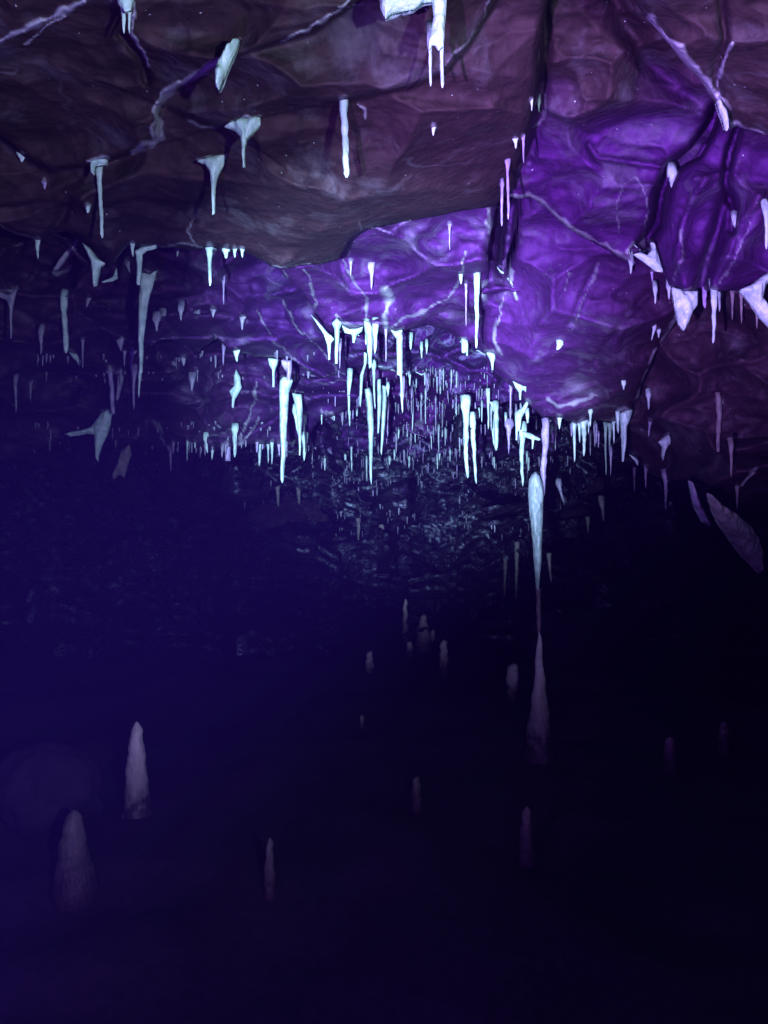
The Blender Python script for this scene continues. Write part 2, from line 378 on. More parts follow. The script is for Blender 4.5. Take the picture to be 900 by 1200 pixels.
def flush_crust():
    for c in CR.values():
        me = c['o'].data; v = c['v']; n = c['n']
        a = me.attributes.new('crust', 'FLOAT', 'POINT'); a.data.foreach_set('value', np.r_[v, np.zeros(len(me.vertices) - n)])
        co = np.zeros(len(me.vertices) * 3); me.vertices.foreach_get('co', co); co = co.reshape(-1, 3)
        k = 1 - 0.015 * v[:, None] ** 2 / c['D'][:, None]
        eye = np.array([0, 0, CZ]); co[:n] = eye + (co[:n] - eye) * k
        me.vertices.foreach_set('co', co.ravel()); me.update()

def depth(px, py):
    """nearest rock at a photo pixel"""
    best = None
    for s in SLABS:
        j = int(round((px - s['x0']) / s['step'])); i = int(round((py - s['y0']) / s['step']))
        if 0 <= i < s['D'].shape[0] and 0 <= j < s['D'].shape[1] and s['ins'][i, j]:
            v = s['D'][i, j]
            if best is None or v < best: best = v
    return best
def depth_near(px, py, up=22):
    for k in range(0, up, 2):
        for dx in (0, -3, 3):
            v = depth(px + dx, py - k)
            if v is not None: return float(v)
    return 6.0

S1 = slab('cave_ceiling', M['brown'],
  [(-300,-300),(646,-300),(642,0),(634,60),(628,120),(614,170),(602,222),(578,240),(520,252),(470,262),(425,272),(407,284),(398,304),(340,314),(318,312),(300,301),(280,295),(262,293),(248,290),(225,294),(200,289),(180,286),(163,290),(150,287),(137,304),(127,314),(113,300),(103,288),(95,276),(75,270),(45,281),(20,275),(0,267),(-120,262),(-300,240)],
  [(-250,-200,.98),(150,-200,.95),(450,-200,.95),(640,-200,.95),(0,0,1.28),(300,0,1.22),(640,0,1.32),(0,262,2.25),(150,285,2.3),(330,310,2.45),(600,225,2.2),(450,262,2.3),(300,150,1.58),(480,160,1.6),(100,150,1.75),(-250,240,2.1)],
  11, rnd=11, rk=0.10, facet=(95, 0.085), rough=0.045,
  creases=[('step', 0.10, 60, [(150,178),(186,160),(183,130),(192,110),(240,86),(262,70),(300,58),(365,38),(420,0)]),
           ('step', 0.12, 70, [(0,160),(30,185),(60,200),(110,192),(150,180)]),
           ('step', 0.07, 40, [(200,128),(235,142),(275,150),(300,170)]),
           ('step', 0.10, 60, [(380,122),(430,112),(480,102),(520,85),(548,55),(580,0)]),
           ('crack', 0.06, 6, [(80,235),(75,250),(60,275)]), ('crack', 0.05, 5, [(140,40),(165,70),(172,95)]),
           
           ('step', 0.05, 40, [(0,242),(60,235),(110,245),(160,232),(240,240)])],
  label='low brown cave ceiling over the camera')
S5 = slab('ceiling_ledge', M['brown'],
  [(735,-300),(1220,-300),(1220,175),(940,172),(900,160),(880,153),(862,146),(853,152),(846,128),(825,100),(800,75),(780,47),(757,22),(738,-6)],
  [(735,-250,.88),(1000,-250,.85),(1200,-250,.85),(740,0,1.2),(900,0,1.12),(1100,0,1.1),(850,148,1.52),(900,158,1.5),(1200,170,1.5)],
  23, rnd=14, rk=0.10, facet=(90, 0.07), rough=0.03, creases=[('crack', .04, 5, [(845,0),(850,45),(838,80),(842,110)])],
  label='brown rock ledge at the top right with a white rim')
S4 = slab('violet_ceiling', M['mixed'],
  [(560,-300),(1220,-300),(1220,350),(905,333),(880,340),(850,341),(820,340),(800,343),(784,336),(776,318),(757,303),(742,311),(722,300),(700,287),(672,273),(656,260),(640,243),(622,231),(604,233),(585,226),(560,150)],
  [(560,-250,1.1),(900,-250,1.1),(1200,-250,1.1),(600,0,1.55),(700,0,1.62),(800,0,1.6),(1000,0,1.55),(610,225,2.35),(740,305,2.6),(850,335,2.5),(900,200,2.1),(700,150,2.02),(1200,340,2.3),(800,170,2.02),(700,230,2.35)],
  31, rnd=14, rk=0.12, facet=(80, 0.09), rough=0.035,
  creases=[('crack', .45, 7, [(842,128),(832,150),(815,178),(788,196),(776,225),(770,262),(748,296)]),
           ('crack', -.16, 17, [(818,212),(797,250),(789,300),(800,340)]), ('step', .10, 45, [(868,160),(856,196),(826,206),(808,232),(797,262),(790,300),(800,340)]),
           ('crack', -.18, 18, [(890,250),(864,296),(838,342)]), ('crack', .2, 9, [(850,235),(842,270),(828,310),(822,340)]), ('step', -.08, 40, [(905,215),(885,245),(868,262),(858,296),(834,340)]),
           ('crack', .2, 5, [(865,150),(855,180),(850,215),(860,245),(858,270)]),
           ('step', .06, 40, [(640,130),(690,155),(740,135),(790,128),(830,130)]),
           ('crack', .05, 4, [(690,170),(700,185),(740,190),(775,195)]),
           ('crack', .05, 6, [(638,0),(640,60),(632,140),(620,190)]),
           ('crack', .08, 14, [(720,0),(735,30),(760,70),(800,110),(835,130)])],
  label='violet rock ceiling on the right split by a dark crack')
S2 = slab('violet_shelf', M['violet'],
  [(300,285),(420,245),(560,215),(585,225),(579,262),(572,300),(575,335),(590,360),(590,420),(575,420),(560,404),(548,404),(535,398),(515,386),(500,382),(487,386),(470,388),(455,393),(444,388),(430,380),(420,392),(410,396),(398,382),(388,398),(378,378),(362,355),(345,335),(330,317)],
  [(330,312,2.95),(450,255,2.6),(580,235,2.6),(390,392,3.7),(500,382,3.8),(570,405,3.8),(450,330,3.15),(560,330,3.2)],
  41, rnd=12, rk=0.14, facet=(48, 0.10), rough=0.05,
  creases=[('crack', .06, 5, [(398,285),(402,320),(410,340)]), ('step', .08, 25, [(395,370),(440,350),(500,345),(540,320),(575,318)]),
           ('crack', .07, 6, [(500,372),(530,362),(560,378),(590,370)])],
  label='violet rock shelf in the middle fringed with white stalactites')
S2b = slab('hole_back', M['violet'],
  [(566,228),(622,226),(622,345),(566,345)], [(566,230,3.1),(620,230,3.2),(566,340,3.3),(620,340,3.4)], 47, rnd=4, rk=0.05, facet=(30, 0.10), rough=0.06, creases=[('crack', .5, 9, [(600,240),(596,275),(592,310)])], label='shadowed violet rock in the hole beside the boulder')
S3 = slab('violet_boulder', M['vright'],
  [(606,232),(625,205),(700,240),(800,330),(806,352),(790,380),(772,408),(757,440),(749,465),(738,482),(716,496),(700,492),(680,500),(662,491),(640,492),(626,480),(611,463),(598,452),(584,440),(570,425),(562,390),(570,352),(596,322),(607,285)],
  [(610,240,2.7),(750,315,2.85),(795,365,3.2),(742,480,3.9),(650,490,4.0),(590,430,3.85),(680,390,3.2),(690,300,2.85),(610,340,3.2)],
  53, rnd=12, rk=0.09, facet=(70, 0.08), rough=0.04,
  creases=[('crack', .04, 4, [(700,310),(685,340),(670,378)]), ('crack', .05, 5, [(760,345),(735,370),(700,420)]), ('step', -.05, 30, [(640,470),(680,455),(720,440),(750,420)])],
  label='large violet rock boulder bulging down right of centre')
S3b = slab('folded_rock', M['crustv'],
  [(512,390),(600,380),(630,440),(640,478),(622,488),(610,470),(592,470),(575,478),(560,474),(545,482),(533,474),(522,452),(514,430)],
  [(515,395,4.6),(600,395,4.5),(520,470,4.8),(630,478,4.7),(575,440,4.55)],
  61, rnd=10, rk=0.15, facet=(24, 0.10), rough=0.04, folds=0.07, label='folded violet rock face between shelf and boulder')
S6a = slab('dim_ledge', M['duskv'],
  [(-300,225),(120,240),(340,280),(352,330),(398,400),(408,440),(385,443),(362,436),(345,422),(318,419),(290,417),(268,412),(256,396),(232,412),(212,402),(190,398),(160,414),(145,438),(118,449),(95,441),(70,428),(30,432),(0,447),(-120,450),(-300,470)],
  [(-250,240,2.7),(0,270,2.85),(180,280,3.0),(330,300,3.15),(395,410,3.95),(280,412,3.8),(130,440,3.7),(0,440,3.6),(-250,460,3.4),(200,350,3.3)],
  71, rnd=14, rk=0.16, facet=(60, 0.16), rough=0.07,
  creases=[('step', .12, 30, [(60,330),(110,350),(170,345),(230,360),(300,375)]), ('step', .10, 30, [(0,350),(40,370),(90,390),(130,385)]), ('crack', .12, 8, [(175,300),(165,350),(150,390)])],
  label='dim rock ledge on the left behind the near ceiling')
S6b = slab('dim_wall', M['duskv'],
  [(-300,400),(400,400),(425,470),(405,480),(372,496),(362,516),(335,526),(300,521),(268,526),(240,531),(215,524),(190,532),(165,520),(140,528),(118,505),(96,505),(60,522),(0,540),(-120,548),(-300,560)],
  [(-250,430,3.9),(0,430,4.1),(200,420,4.2),(390,430,4.6),(360,510,5.0),(200,525,4.9),(60,520,4.6),(-250,550,4.3)],
  83, rnd=12, rk=0.15, facet=(55, 0.15), rough=0.07,
  creases=[('step', -.10, 30, [(290,440),(297,470),(285,500),(262,525)]), ('step', .10, 30, [(150,460),(200,480),(250,470)])],
  label='dim violet rock wall at the left with a ragged lower edge')
S7 = slab('dark_wall', M['dusk'],
  [(735,300),(900,280),(1220,240),(1220,660),(960,640),(900,600),(872,592),(845,575),(812,560),(782,563),(752,549),(738,532),(722,500),(715,470),(735,420)],
  [(750,330,3.5),(740,520,4.6),(900,330,3.0),(900,590,3.5),(1200,280,2.6),(1200,630,2.8),(820,450,3.6)],
  97, rnd=14, rk=0.18, facet=(65, 0.12), rough=0.07, label='dark rock wall at the right edge')
S8a = slab('recess_rock', M['crustv'],
  [(380,360),(530,360),(534,436),(518,447),(505,437),(490,432),(478,440),(465,431),(450,436),(430,427),(404,441)],
  [(385,365,4.4),(530,365,4.5),(400,435,4.8),(530,440,4.9)],
  103, rnd=8, rk=0.12, facet=(30, 0.10), rough=0.05, label='rock recess under the violet shelf')
S8b = slab('small_shelf', M['violet'],
  [(385,425),(450,420),(545,425),(548,470),(530,492),(518,508),(498,513),(472,507),(452,497),(440,489),(420,484),(395,487),(352,488),(350,468)],
  [(385,430,5.6),(540,430,5.6),(352,485,5.9),(530,500,6.1),(450,490,6.0)],
  107, rnd=8, rk=0.15, facet=(34, 0.15), rough=0.06, label='small violet rock shelf deep in the passage')
S8c = slab('crusted_shelf', M['crustv'],
  [(318,480),(560,470),(650,462),(662,512),(640,540),(600,536),(560,545),(520,533),(480,540),(440,524),(400,534),(360,522),(325,530)],
  [(325,485,6.7),(650,470,6.5),(330,525,7.0),(640,535,6.9),(480,530,7.2)],
  109, rnd=8, rk=0.2, facet=(26, 0.22), rough=0.12, label='crusted shelf of rock above the far wall')
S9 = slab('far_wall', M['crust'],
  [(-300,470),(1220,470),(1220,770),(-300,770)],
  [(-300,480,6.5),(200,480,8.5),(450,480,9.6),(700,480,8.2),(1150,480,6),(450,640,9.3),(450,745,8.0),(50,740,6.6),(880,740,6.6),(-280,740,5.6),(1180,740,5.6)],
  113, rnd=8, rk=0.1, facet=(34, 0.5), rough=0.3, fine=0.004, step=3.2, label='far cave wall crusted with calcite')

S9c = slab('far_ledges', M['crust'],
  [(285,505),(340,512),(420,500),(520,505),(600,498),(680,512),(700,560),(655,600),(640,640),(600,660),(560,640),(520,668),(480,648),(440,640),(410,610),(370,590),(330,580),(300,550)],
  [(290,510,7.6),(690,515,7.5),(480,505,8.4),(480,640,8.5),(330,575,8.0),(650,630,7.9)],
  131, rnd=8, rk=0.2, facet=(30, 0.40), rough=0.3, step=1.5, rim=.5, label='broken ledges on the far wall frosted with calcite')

# floor and outer shell
def sheet():
    xs = np.linspace(-7, 7, 150); ys = np.linspace(-3, 13, 170)
    X, Y = np.meshgrid(xs, ys)
    Z = 0.07 * fbm(X * 0.9, Y * 0.9, X * 0, 5, 5) + 0.03 * ridged(X * 2.2, Y * 2.2, X * 0, 9, 3) - 0.05
    v = np.c_[X.ravel(), Y.ravel(), Z.ravel()]; w = len(xs)
    f = [(i * w + j, i * w + j + 1, (i + 1) * w + j + 1, (i + 1) * w + j) for i in range(len(ys) - 1) for j in range(w - 1)]
    tag(link('cave_floor', v, f, M['floor']), 'dark muddy cave floor', kind='structure')
sheet()
def floor_z(x, y):
    a = [np.array(float(x)), np.array(float(y))]; z0 = np.array(0.0)
    return float(0.07 * fbm(a[0] * .9, a[1] * .9, z0, 5, 5) + 0.03 * ridged(a[0] * 2.2, a[1] * 2.2, z0, 9, 3) - 0.05)
def shell():
    n, k = 96, 40; v = []; f = []
    for i in range(k + 1):
        ph = -0.5 + (math.pi / 2 + 0.5) * i / k
        for j in range(n):
            th = 2 * math.pi * j / n
            r = 1 + 0.07 * float(fbm(np.array(math.cos(th) * 3), np.array(math.sin(th) * 3), np.array(ph * 3), 77, 4))
            v.append((7.2 * math.cos(th) * math.cos(ph) * r, 4.6 + 8.0 * math.sin(th) * math.cos(ph) * r, -0.3 + 3.6 * math.sin(ph) * r))
    for i in range(k):
        for j in range(n):
            a, b_ = i * n + j, i * n + (j + 1) % n
            f.append((a, a + n, b_ + n, b_))
    tag(link('cave_wall', v, f, M['dusk']), 'dark outer wall and roof of the cave', kind='structure')
shell()

# ------------------------------------------------------------------ speleothems
RND = random.Random(5)
def tube(pts, radii, sides=10, squash=None, seed=0, jag=0.12):
    """closed tube along 3-D points; radii is (rx, ry) or a number for each ring"""
    v = []; f = []; n = len(pts); rr = random.Random(seed)
    ph = [rr.uniform(0, 6.28) for _ in range(3)]
    for i, (p, r) in enumerate(zip(pts, radii)):
        rx, ry = r if isinstance(r, tuple) else (r, r)
        a = np.array(pts[max(i - 1, 0)], float); b_ = np.array(pts[min(i + 1, n - 1)], float)
        t = b_ - a; t /= (np.linalg.norm(t) + 1e-9)
        ref = np.array([0, 1, 0.0]) if abs(t[1]) < 0.9 else np.array([0, 0, 1.0])
        u = np.cross(ref, t); u /= np.linalg.norm(u); w = np.cross(t, u)
        for j in range(sides):
            an = 2 * math.pi * j / sides
            k = 1 + jag * (math.sin(3 * an + ph[0] + i * 0.35) * 0.4 + math.sin(2 * an + ph[1] - i * 0.6) * 0.35 + rr.uniform(-.3, .3))
            v.append(np.array(p) + u * math.cos(an) * rx * k + w * math.sin(an) * ry * k)
    for i in range(n - 1):
        for j in range(sides):
            a, b_ = i * sides + j, i * sides + (j + 1) % sides
            f.append((a, b_, b_ + sides, a + sides))
    f.append(tuple(reversed(range(sides)))); f.append(tuple(range((n - 1) * sides, n * sides)))
    return v, f

def tite_mesh(px, yt, yb, w, Y, lean=0.0, flare=1.0, tip=0.35, bend=0.0, seed=0, rings=None, embed=0.04, top=None):
    """hanging stalactite: w = width in px below the root, flare = root widening, tip = tip/width"""
    s = Y / F; L = (yb - yt); rings = rings or max(7, min(26, int(L / 4)))
    sides = 6 if w < 2.6 else (8 if w < 5 else 14)
    pts = []; rad = []; rr = random.Random(seed * 7 + 1); off = 0
    if embed:
        e = embed; x, y, z = P(px, yt, Y)
        pts.append((x, y + e * 0.3, z + e)); rad.append((w * 0.5 * s * flare * 1.15, w * 0.5 * s * min(flare, 1.5)))
    for i in range(rings):
        t = i / (rings - 1)
        x, y, z = P(px + lean * t + off + bend * math.sin(math.pi * t), yt + L * t, Y)
        k = (1 - t) * 1.0 + t * tip
        k *= 1 + 0.12 * math.sin(t * 17 + seed) * (1 - t) + rr.uniform(-.09, .09)
        off += rr.uniform(-.07, .07) * w * (1 if w < 12 else .3)
        fl = 1 + (flare - 1) * math.exp(-t * L / max(5.0, w * 1.1))
        if t > 0.999: k *= 0.35
        pts.append((x, y, z)); rad.append((w * 0.5 * s * k * fl, w * 0.5 * s * k * (1 + (fl - 1) * 0.35)))
    return tube(pts, rad, sides, seed=seed)

ONES = 'first second third fourth fifth sixth seventh eighth ninth tenth eleventh twelfth thirteenth fourteenth fifteenth sixteenth seventeenth eighteenth nineteenth'.split()
def nth(i): return ONES[i] if i < 19 else ('twentieth' if i == 19 else ('twenty-' + ONES[i - 20] if i < 29 else ('thirtieth' if i == 29 else 'thirty-' + ONES[i - 30])))
def clear(px, yt, yb, Y, lean=0.0):
    """bring a hanging piece just in front of rock that would cut through it"""
    m = Y
    for y in np.arange(yt + 4, yb, 3.0):
        D = depth(px + lean * (y - yt) / max(1, yb - yt), y)
        if D is not None and 0.8 * Y < D < m + 0.02: m = D - 0.02
    return float(m)
CNT = [0]
def tite(px, yt, yb, w, label=None, group=None, mat='calcite', Y=None, lean=0.0, flare=1.6, tip=0.4, bend=0.0, name='stalactite', cat='stalactite', parent=None, embed=0.04):
    CNT[0] += 1
    if Y is None: Y = depth_near(px, yt)
    halo(px, yt - 0.5, w * 0.6 + 1.4)
    if yb - yt > 12: Y = clear(px, yt, yb, Y, lean)
    v, f = tite_mesh(px, yt, yb, w, Y, lean, flare, tip, bend, CNT[0], embed=embed)
    o = link(name, v, f, M[mat], parent)
    if parent is None: tag(o, label, cat, group)
    return o

def blade_mesh(poly, Y, T, step=1.2, edge=0.0, tilt=0.0, seed=0):
    pts = wobble(poly, 0.55, 5, seed=seed + 300)
    x0, y0 = np.min(pts, axis=0) - step * 2; x1, y1 = np.max(pts, axis=0) + step * 2
    X, Yp = np.meshgrid(np.arange(x0, x1, step), np.arange(y0, y1, step))
    d, _, cx, cy = polydist(X, Yp, pts); ins = inside(X, Yp, pts)
    cell = ins[:-1, :-1] | ins[1:, :-1] | ins[:-1, 1:] | ins[1:, 1:]
    X = np.where(ins, X, cx); Yp = np.where(ins, Yp, cy); d = np.where(ins, d, 0)
    R = max(d.max(), 1e-3)
    b_ = np.sqrt(np.clip(1 - (1 - np.clip(d / R, 0, 1)) ** 2, 0, 1)) * T * (1 + 0.25 * vnoise(X / 5, Yp / 9, X * 0, seed))
    Yc = Y + tilt * (Yp - np.mean(pts, axis=0)[1]) / 100
    used = np.zeros(X.shape, bool)
    used[:-1, :-1] |= cell; used[1:, :-1] |= cell; used[:-1, 1:] |= cell; used[1:, 1:] |= cell
    idx = -np.ones(X.shape, int); n = int(used.sum()); idx[used] = np.arange(n)
    vv = []
    for sg in (-1, 1):
        D = Yc + sg * b_
        vv.append(np.c_[((X - 450) / F * Yc)[used], D[used], (CZ + (600 - Yp) / F * Yc)[used]])
    faces = []; edges = {}
    for i, j in zip(*np.nonzero(cell)):
        q = (int(idx[i, j]), int(idx[i + 1, j]), int(idx[i + 1, j + 1]), int(idx[i, j + 1])); faces.append(q)
        for k in range(4):
            e = (q[k], q[(k + 1) % 4])
            if (e[1], e[0]) in edges: del edges[(e[1], e[0])]
            else: edges[e] = 1
    bf = [tuple(a + n for a in reversed(q)) for q in faces]
    sf = [(b2, a, a + n, b2 + n) for (a, b2) in edges]
    return np.r_[vv[0], vv[1]], faces + bf + sf
SLABN = [S1, S2, S3, S4, S5, S6a, S6b, S7]
def blade(poly, label=None, Y=None, T=0.02, mat='calcite', name='calcite_curtain', cat='curtain', parent=None, tilt=0.0, group=None, off=0.0):
    if Y is None:
        Y = depth_near(poly[0][0], poly[0][1]) - off
    CNT[0] += 1
    ys = [p[1] for p in poly]; top = [p for p in poly if p[1] < min(ys) + max(5, .12 * (max(ys) - min(ys)))]
    low = max(poly, key=lambda p: p[1]); Y = clear(low[0], min(ys), max(ys), Y + T) - T
    for q in SLABN:
        if len(top) > 1: lay_crust(q, [(a, b_ - 1.5) for a, b_ in top], 5, .8)
    v, f = blade_mesh(poly, Y, T, tilt=tilt, seed=CNT[0])
    o = link(name, v, f, M[mat], parent)
    if parent is None: tag(o, label, cat, group)
    return o

def vein(pl, w, parent, mat='veinc', name='calcite_vein', lift=0.3, k=0):
    """ridge of flowstone laid along the rock surface"""
    lay_crust(parent, pl, w * (1.25 if mat == 'calcite' else (1.2 if w < 4 else 1.0)), 1.0 if mat == 'calcite' or w >= 5.5 or k else (.62 if w < 4 else .85))
    if w < 4 and mat != 'calcite': lay_crust(parent, pl, w * 3.5, .28)
    if mat != 'calcite' or w > 5.5: return None
    w = w * 0.55
    pts = []; rad = []; CNT[0] += 1; rr = random.Random(CNT[0])
    dense = []
    for a, b_ in zip(pl[:-1], pl[1:]):
        k = max(1, int(math.hypot(b_[0] - a[0], b_[1] - a[1]) / 5))
        for j in range(k): dense.append((a[0] + (b_[0] - a[0]) * j / k, a[1] + (b_[1] - a[1]) * j / k))
    dense.append(pl[-1]); last = None; n = len(dense)
    ds = []
    for (x, y) in dense:
        D = depth(x, y)
        if D is None: D = depth_near(x, y)
        ds.append(D)
    ds = [np.median(ds[max(0, i - 2):i + 3]) for i in range(n)]
    for i, ((x, y), D) in enumerate(zip(dense, ds)):
        t = i / max(1, n - 1)
        ww = w * (0.35 + 0.65 * math.sin(math.pi * min(1, max(0, 0.08 + 0.84 * t)))) * rr.uniform(0.6, 1.25)
        x += rr.uniform(-.9, .9); y += rr.uniform(-.9, .9)
        pts.append(P(x, y, D - lift * ww * D / F)); rad.append(max(ww * 0.5, 0.35) * D / F)
    v, f = tube(pts, rad, 7, seed=CNT[0], jag=0.4)
    return link(name, v, f, M[mat], parent)

# -- flowstone veins on the rock masses
vein([(156,178),(166,172),(178,168),(187,160),(186,146),(182,132),(190,113),(208,98),(228,89),(246,80),(262,70)], 9, S1)
vein([(182,166),(176,150),(184,140)], 4, S1)
vein([(0,48),(30,35),(62,18),(98,0)], 8, S1); vein([(30,52),(55,30),(75,18)], 4, S1)
vein([(330,48),(362,34),(382,20),(400,12),(412,-4)], 4.5, S1)
vein([(575,0),(566,22),(552,44),(534,62),(520,78)], 3.5, S1)
vein([(172,80),(168,60),(156,40),(158,10),(150,-10)], 4, S1)
vein([(222,142),(238,150),(262,146)], 3, S1); vein([(395,10),(425,6)], 2, S1)
vein([(258,292),(268,300),(280,302),(298,306),(318,314),(336,315),(365,308)], 4, S1)
vein([(232,290),(220,272),(228,252)], 3, S1); vein([(185,290),(215,284),(235,290)], 3, S1)
vein([(0,262),(10,270),(20,276),(45,280)], 3, S1); vein([(95,280),(104,292),(113,302)], 4, S1)
vein([(420,262),(424,275),(412,285),(402,294)], 3, S1)
vein([(100,190),(112,187),(124,189)], 4, S1)
vein([(418,122),(427,128),(426,140)], 4, S1)
vein([(762,24),(785,48),(805,73),(829,98),(845,122),(853,146)], 11, S5, 'calcite')
blade_later = [(838,118),(842,118),(850,130),(853,142),(853,154),(850,153),(846,140),(841,128)]
vein([(846,118),(840,98),(848,70),(858,50)], 4, S5); vein([(858,146),(880,154),(905,161)], 7, S5)
vein([(585,238),(592,234),(602,230),(622,229),(638,239),(653,254),(674,269),(700,282),(724,296),(742,307)], 7, S4, k=1)
vein([(600,180),(622,150),(636,140),(640,110)], 3, S4)
vein([(725,270),(722,240),(732,215),(745,207),(757,225),(760,245),(752,290)], 3, S4); vein([(742,310),(736,294),(742,285),(752,296),(765,290)], 3, S4, 'calcite')
vein([(790,330),(800,300),(798,270)], 3, S4); vein([(845,330),(862,300),(880,262)], 2.5, S4)
vein([(357,316),(364,328),(366,345),(372,356),(362,366),(345,345),(332,318)], 4, S2, 'veinc')
vein([(362,366),(375,382),(388,400)], 4, S2)
vein([(425,268),(410,290),(402,304),(410,322),(424,342),(432,352)], 2.6, S2); vein([(432,352),(428,372)], 4, S2)
vein([(545,295),(540,320),(536,335),(522,350),(500,365),(470,372),(458,385)], 4, S2)
vein([(452,390),(450,370),(455,350),(452,340)], 8, S2, 'calcite')
vein([(574,245),(574,262),(577,285),(580,308),(576,325),(569,338),(566,352)], 7, S2, 'calcite')
vein([(580,312),(592,322),(600,332),(606,350)], 5, S2, 'calcite'); vein([(606,350),(599,330),(596,310)], 4, S3, 'calcite')
vein([(592,342),(588,360),(580,385),(578,400),(590,415)], 4, S3); vein([(540,400),(550,410),(562,412),(580,420)], 4, S3b, 'calcite')
vein([(392,392),(405,384),(420,393)], 5, S2, 'calcite')
vein([(700,308),(694,330),(686,345),(672,385)], 2.5, S3); 
vein([(800,358),(780,395),(770,410),(757,440),(748,465),(744,482)], 6, S3); vein([(668,322),(664,340)], 3, S3)
vein([(640,468),(655,478),(680,470),(700,462)], 5, S3)
vein([(738,492),(722,500),(712,508)], 6, S3, 'calcite')
vein([(252,392),(256,408),(264,420),(270,432)], 5, S6a); vein([(262,412),(300,417),(330,420),(344,424),(362,438)], 3.5, S6a)
vein([(330,350),(345,380),(380,415),(405,440)], 2, S6a); vein([(300,360),(320,400),(350,425)], 1.6, S6a)
vein([(82,312),(70,322),(62,318),(92,290)], 4, S6a)
vein([(300,450),(298,470),(290,490),(283,506),(282,524)], 4, S6b, 'veinc'); vein([(282,524),(292,508),(302,492)], 4, S6b)
vein([(240,512),(262,508),(280,500)], 2.5, S6b); vein([(178,495),(190,505),(192,522)], 4, S6b)
vein([(360,438),(378,452),(398,444),(420,448)], 2.5, S6b)
vein([(440,428),(458,432),(470,438)], 3, S8a, 'calcite'); vein([(476,438),(486,436),(495,440),(505,434)], 4, S8a, 'calcite')
for k in range(70):   # ropy crust on the centre rocks
    x = RND.uniform(440, 600); y = RND.uniform(475, 530)
    pl = [(x, y)]
    for q in range(RND.randint(2, 4)): x += RND.uniform(-9, 9); y += RND.uniform(2, 9); pl.append((x, y))
    vein(pl, RND.uniform(1.6, 3.4), RND.choice((S8c, S8c, S8b)), 'veinc')
for k in range(240):   # tangled crust on the far wall
    x = RND.gauss(475, 80); y = 518 + 125 * RND.random() ** 1.4
    pl = [(x, y)]
    for q in range(RND.randint(2, 5)): x += RND.uniform(-12, 12); y += RND.uniform(-3, 10); pl.append((x, y))
    lay_crust(S9c, pl, RND.uniform(1.4, 3.2), RND.uniform(.4, 1.0))

def compound(px, yt, Y, label, cat='stalactite', name='stalactite', group=None):
    e = bpy.data.objects.new(name, None); COL.objects.link(e); e.empty_display_size = 0.05
    tag(e, label, cat, group)
    return e

# -- near ceiling, left
def pair(label, root, shafts, Y, T=0.015, mat='calcite', part='shaft', name='stalactite'):
    e = compound(0, 0, Y, label, name=name)
    if root: blade(root, Y=Y, T=T, mat=mat, name='root', parent=e)
    for s in shafts:
        tite(*s[:4], Y=Y, mat=mat, name=part, parent=e, **(s[4] if len(s) > 4 else {}))
    return e
def dn(x, y, o=0.0): return depth_near(x, y) - o
pair('twin pronged white stalactite at the top edge left of centre', [(132,-25),(162,-25),(158,0),(154,12),(146,14),(139,6)], [(144,4,39,6), (151,4,39,5)], dn(146,0,.02))
blade([(281,47),(277,60),(270,76),(263,92),(257,107),(253,104),(252,88),(256,74),(264,60),(273,50)], 'white blade shaped stalactite at the end of the pale ridge', Y=dn(275,70,.03), T=.02)
blade([(262,149),(272,144),(284,140),(306,138),(306,146),(298,155),(290,163),(288,175),(287.5,195),(284,196),(283.5,176),(282,162),(274,153)], 'pale funnel shaped stalactite with thin stem under the ridge', Y=dn(285,146,.03), T=.02, name='stalactite', cat='stalactite')
blade([(229,189),(240,187),(250,184),(266,182),(262,194),(256,206),(253,220),(252,250),(248.5,253),(247.5,220),(246,202),(240,193)], 'white drapery stalactite tapering to a point below the pale funnel', Y=dn(250,190,.03), T=.02, name='stalactite', cat='stalactite')
tite(403, 121, 208, 8.5, 'straight thick white stalactite casting a shadow on brown ceiling', lean=4, flare=1.15, tip=.8, Y=dn(403,121,.05))
pair('long thin straw stalactite below a hooked white root on left', [(107,190),(118,187),(127,188),(124,193),(113,195),(111,206),(107,204)], [(116,203,279,5,dict(lean=4,flare=1.6,tip=.75))], dn(115,200,.03), T=.012)
pair('white stalactite pair hanging in front of ceiling at top centre', [(503,-25),(525,-25),(522,20),(520,55),(514,60),(508,52),(503,60),(501,50),(508,20)], [(517,0,103,5.5,dict(lean=1,tip=.7)), (503.5,48,101,4.5,dict(lean=1,tip=.6))], dn(512,40,.08), T=.012)
blade([(440,-30),(532,-30),(522,-4),(510,2),(496,4),(486,11),(470,14),(460,17),(452,23),(446,14)], 'broad white calcite curtain cut by the top edge', Y=dn(480,0,.05), T=.03)
tite(26,181,190,5,'small white nub near the left edge above dim rock', flare=2.5)
tite(52,212,222,4,'small pale nub at left below the first nub', flare=2.2, mat='lavender')
tite(103,242,250,5,'little white knob beside the long thin straw', flare=1.5)
tite(508,148,159,4,'tiny white knob alone on the brown ceiling', flare=1.5)
tite(44,281,303,4.5,'short straw under the ceiling edge near the left side', flare=1.8)
blade([(96,284),(106,291),(116,304),(124,309),(118,313),(116,322),(114,334),(110,336),(108.5,322),(107,308),(102,296)], 'white funnel stalactite beside a pointed rock tip', Y=dn(104,288,.0), T=.02, name='stalactite', cat='stalactite')
tite(155,286,301,4,'short straw left of the hooked white stalactite', flare=1.5)
blade([(158,294),(166,289),(184,287),(184,291),(172,294),(167,298),(166,316),(165,334),(160.5,334),(160,316),(159,300)], 'white stalactite bent from the ceiling edge left of centre', Y=dn(166,288,.0), T=.012, name='stalactite', cat='stalactite')
blade([(84,347-60),(92,284),(80,300),(68,316),(62,316),(70,303)], 'slanting pale drapery under the left ceiling edge', Y=3.0, T=.012, mat='veinc')
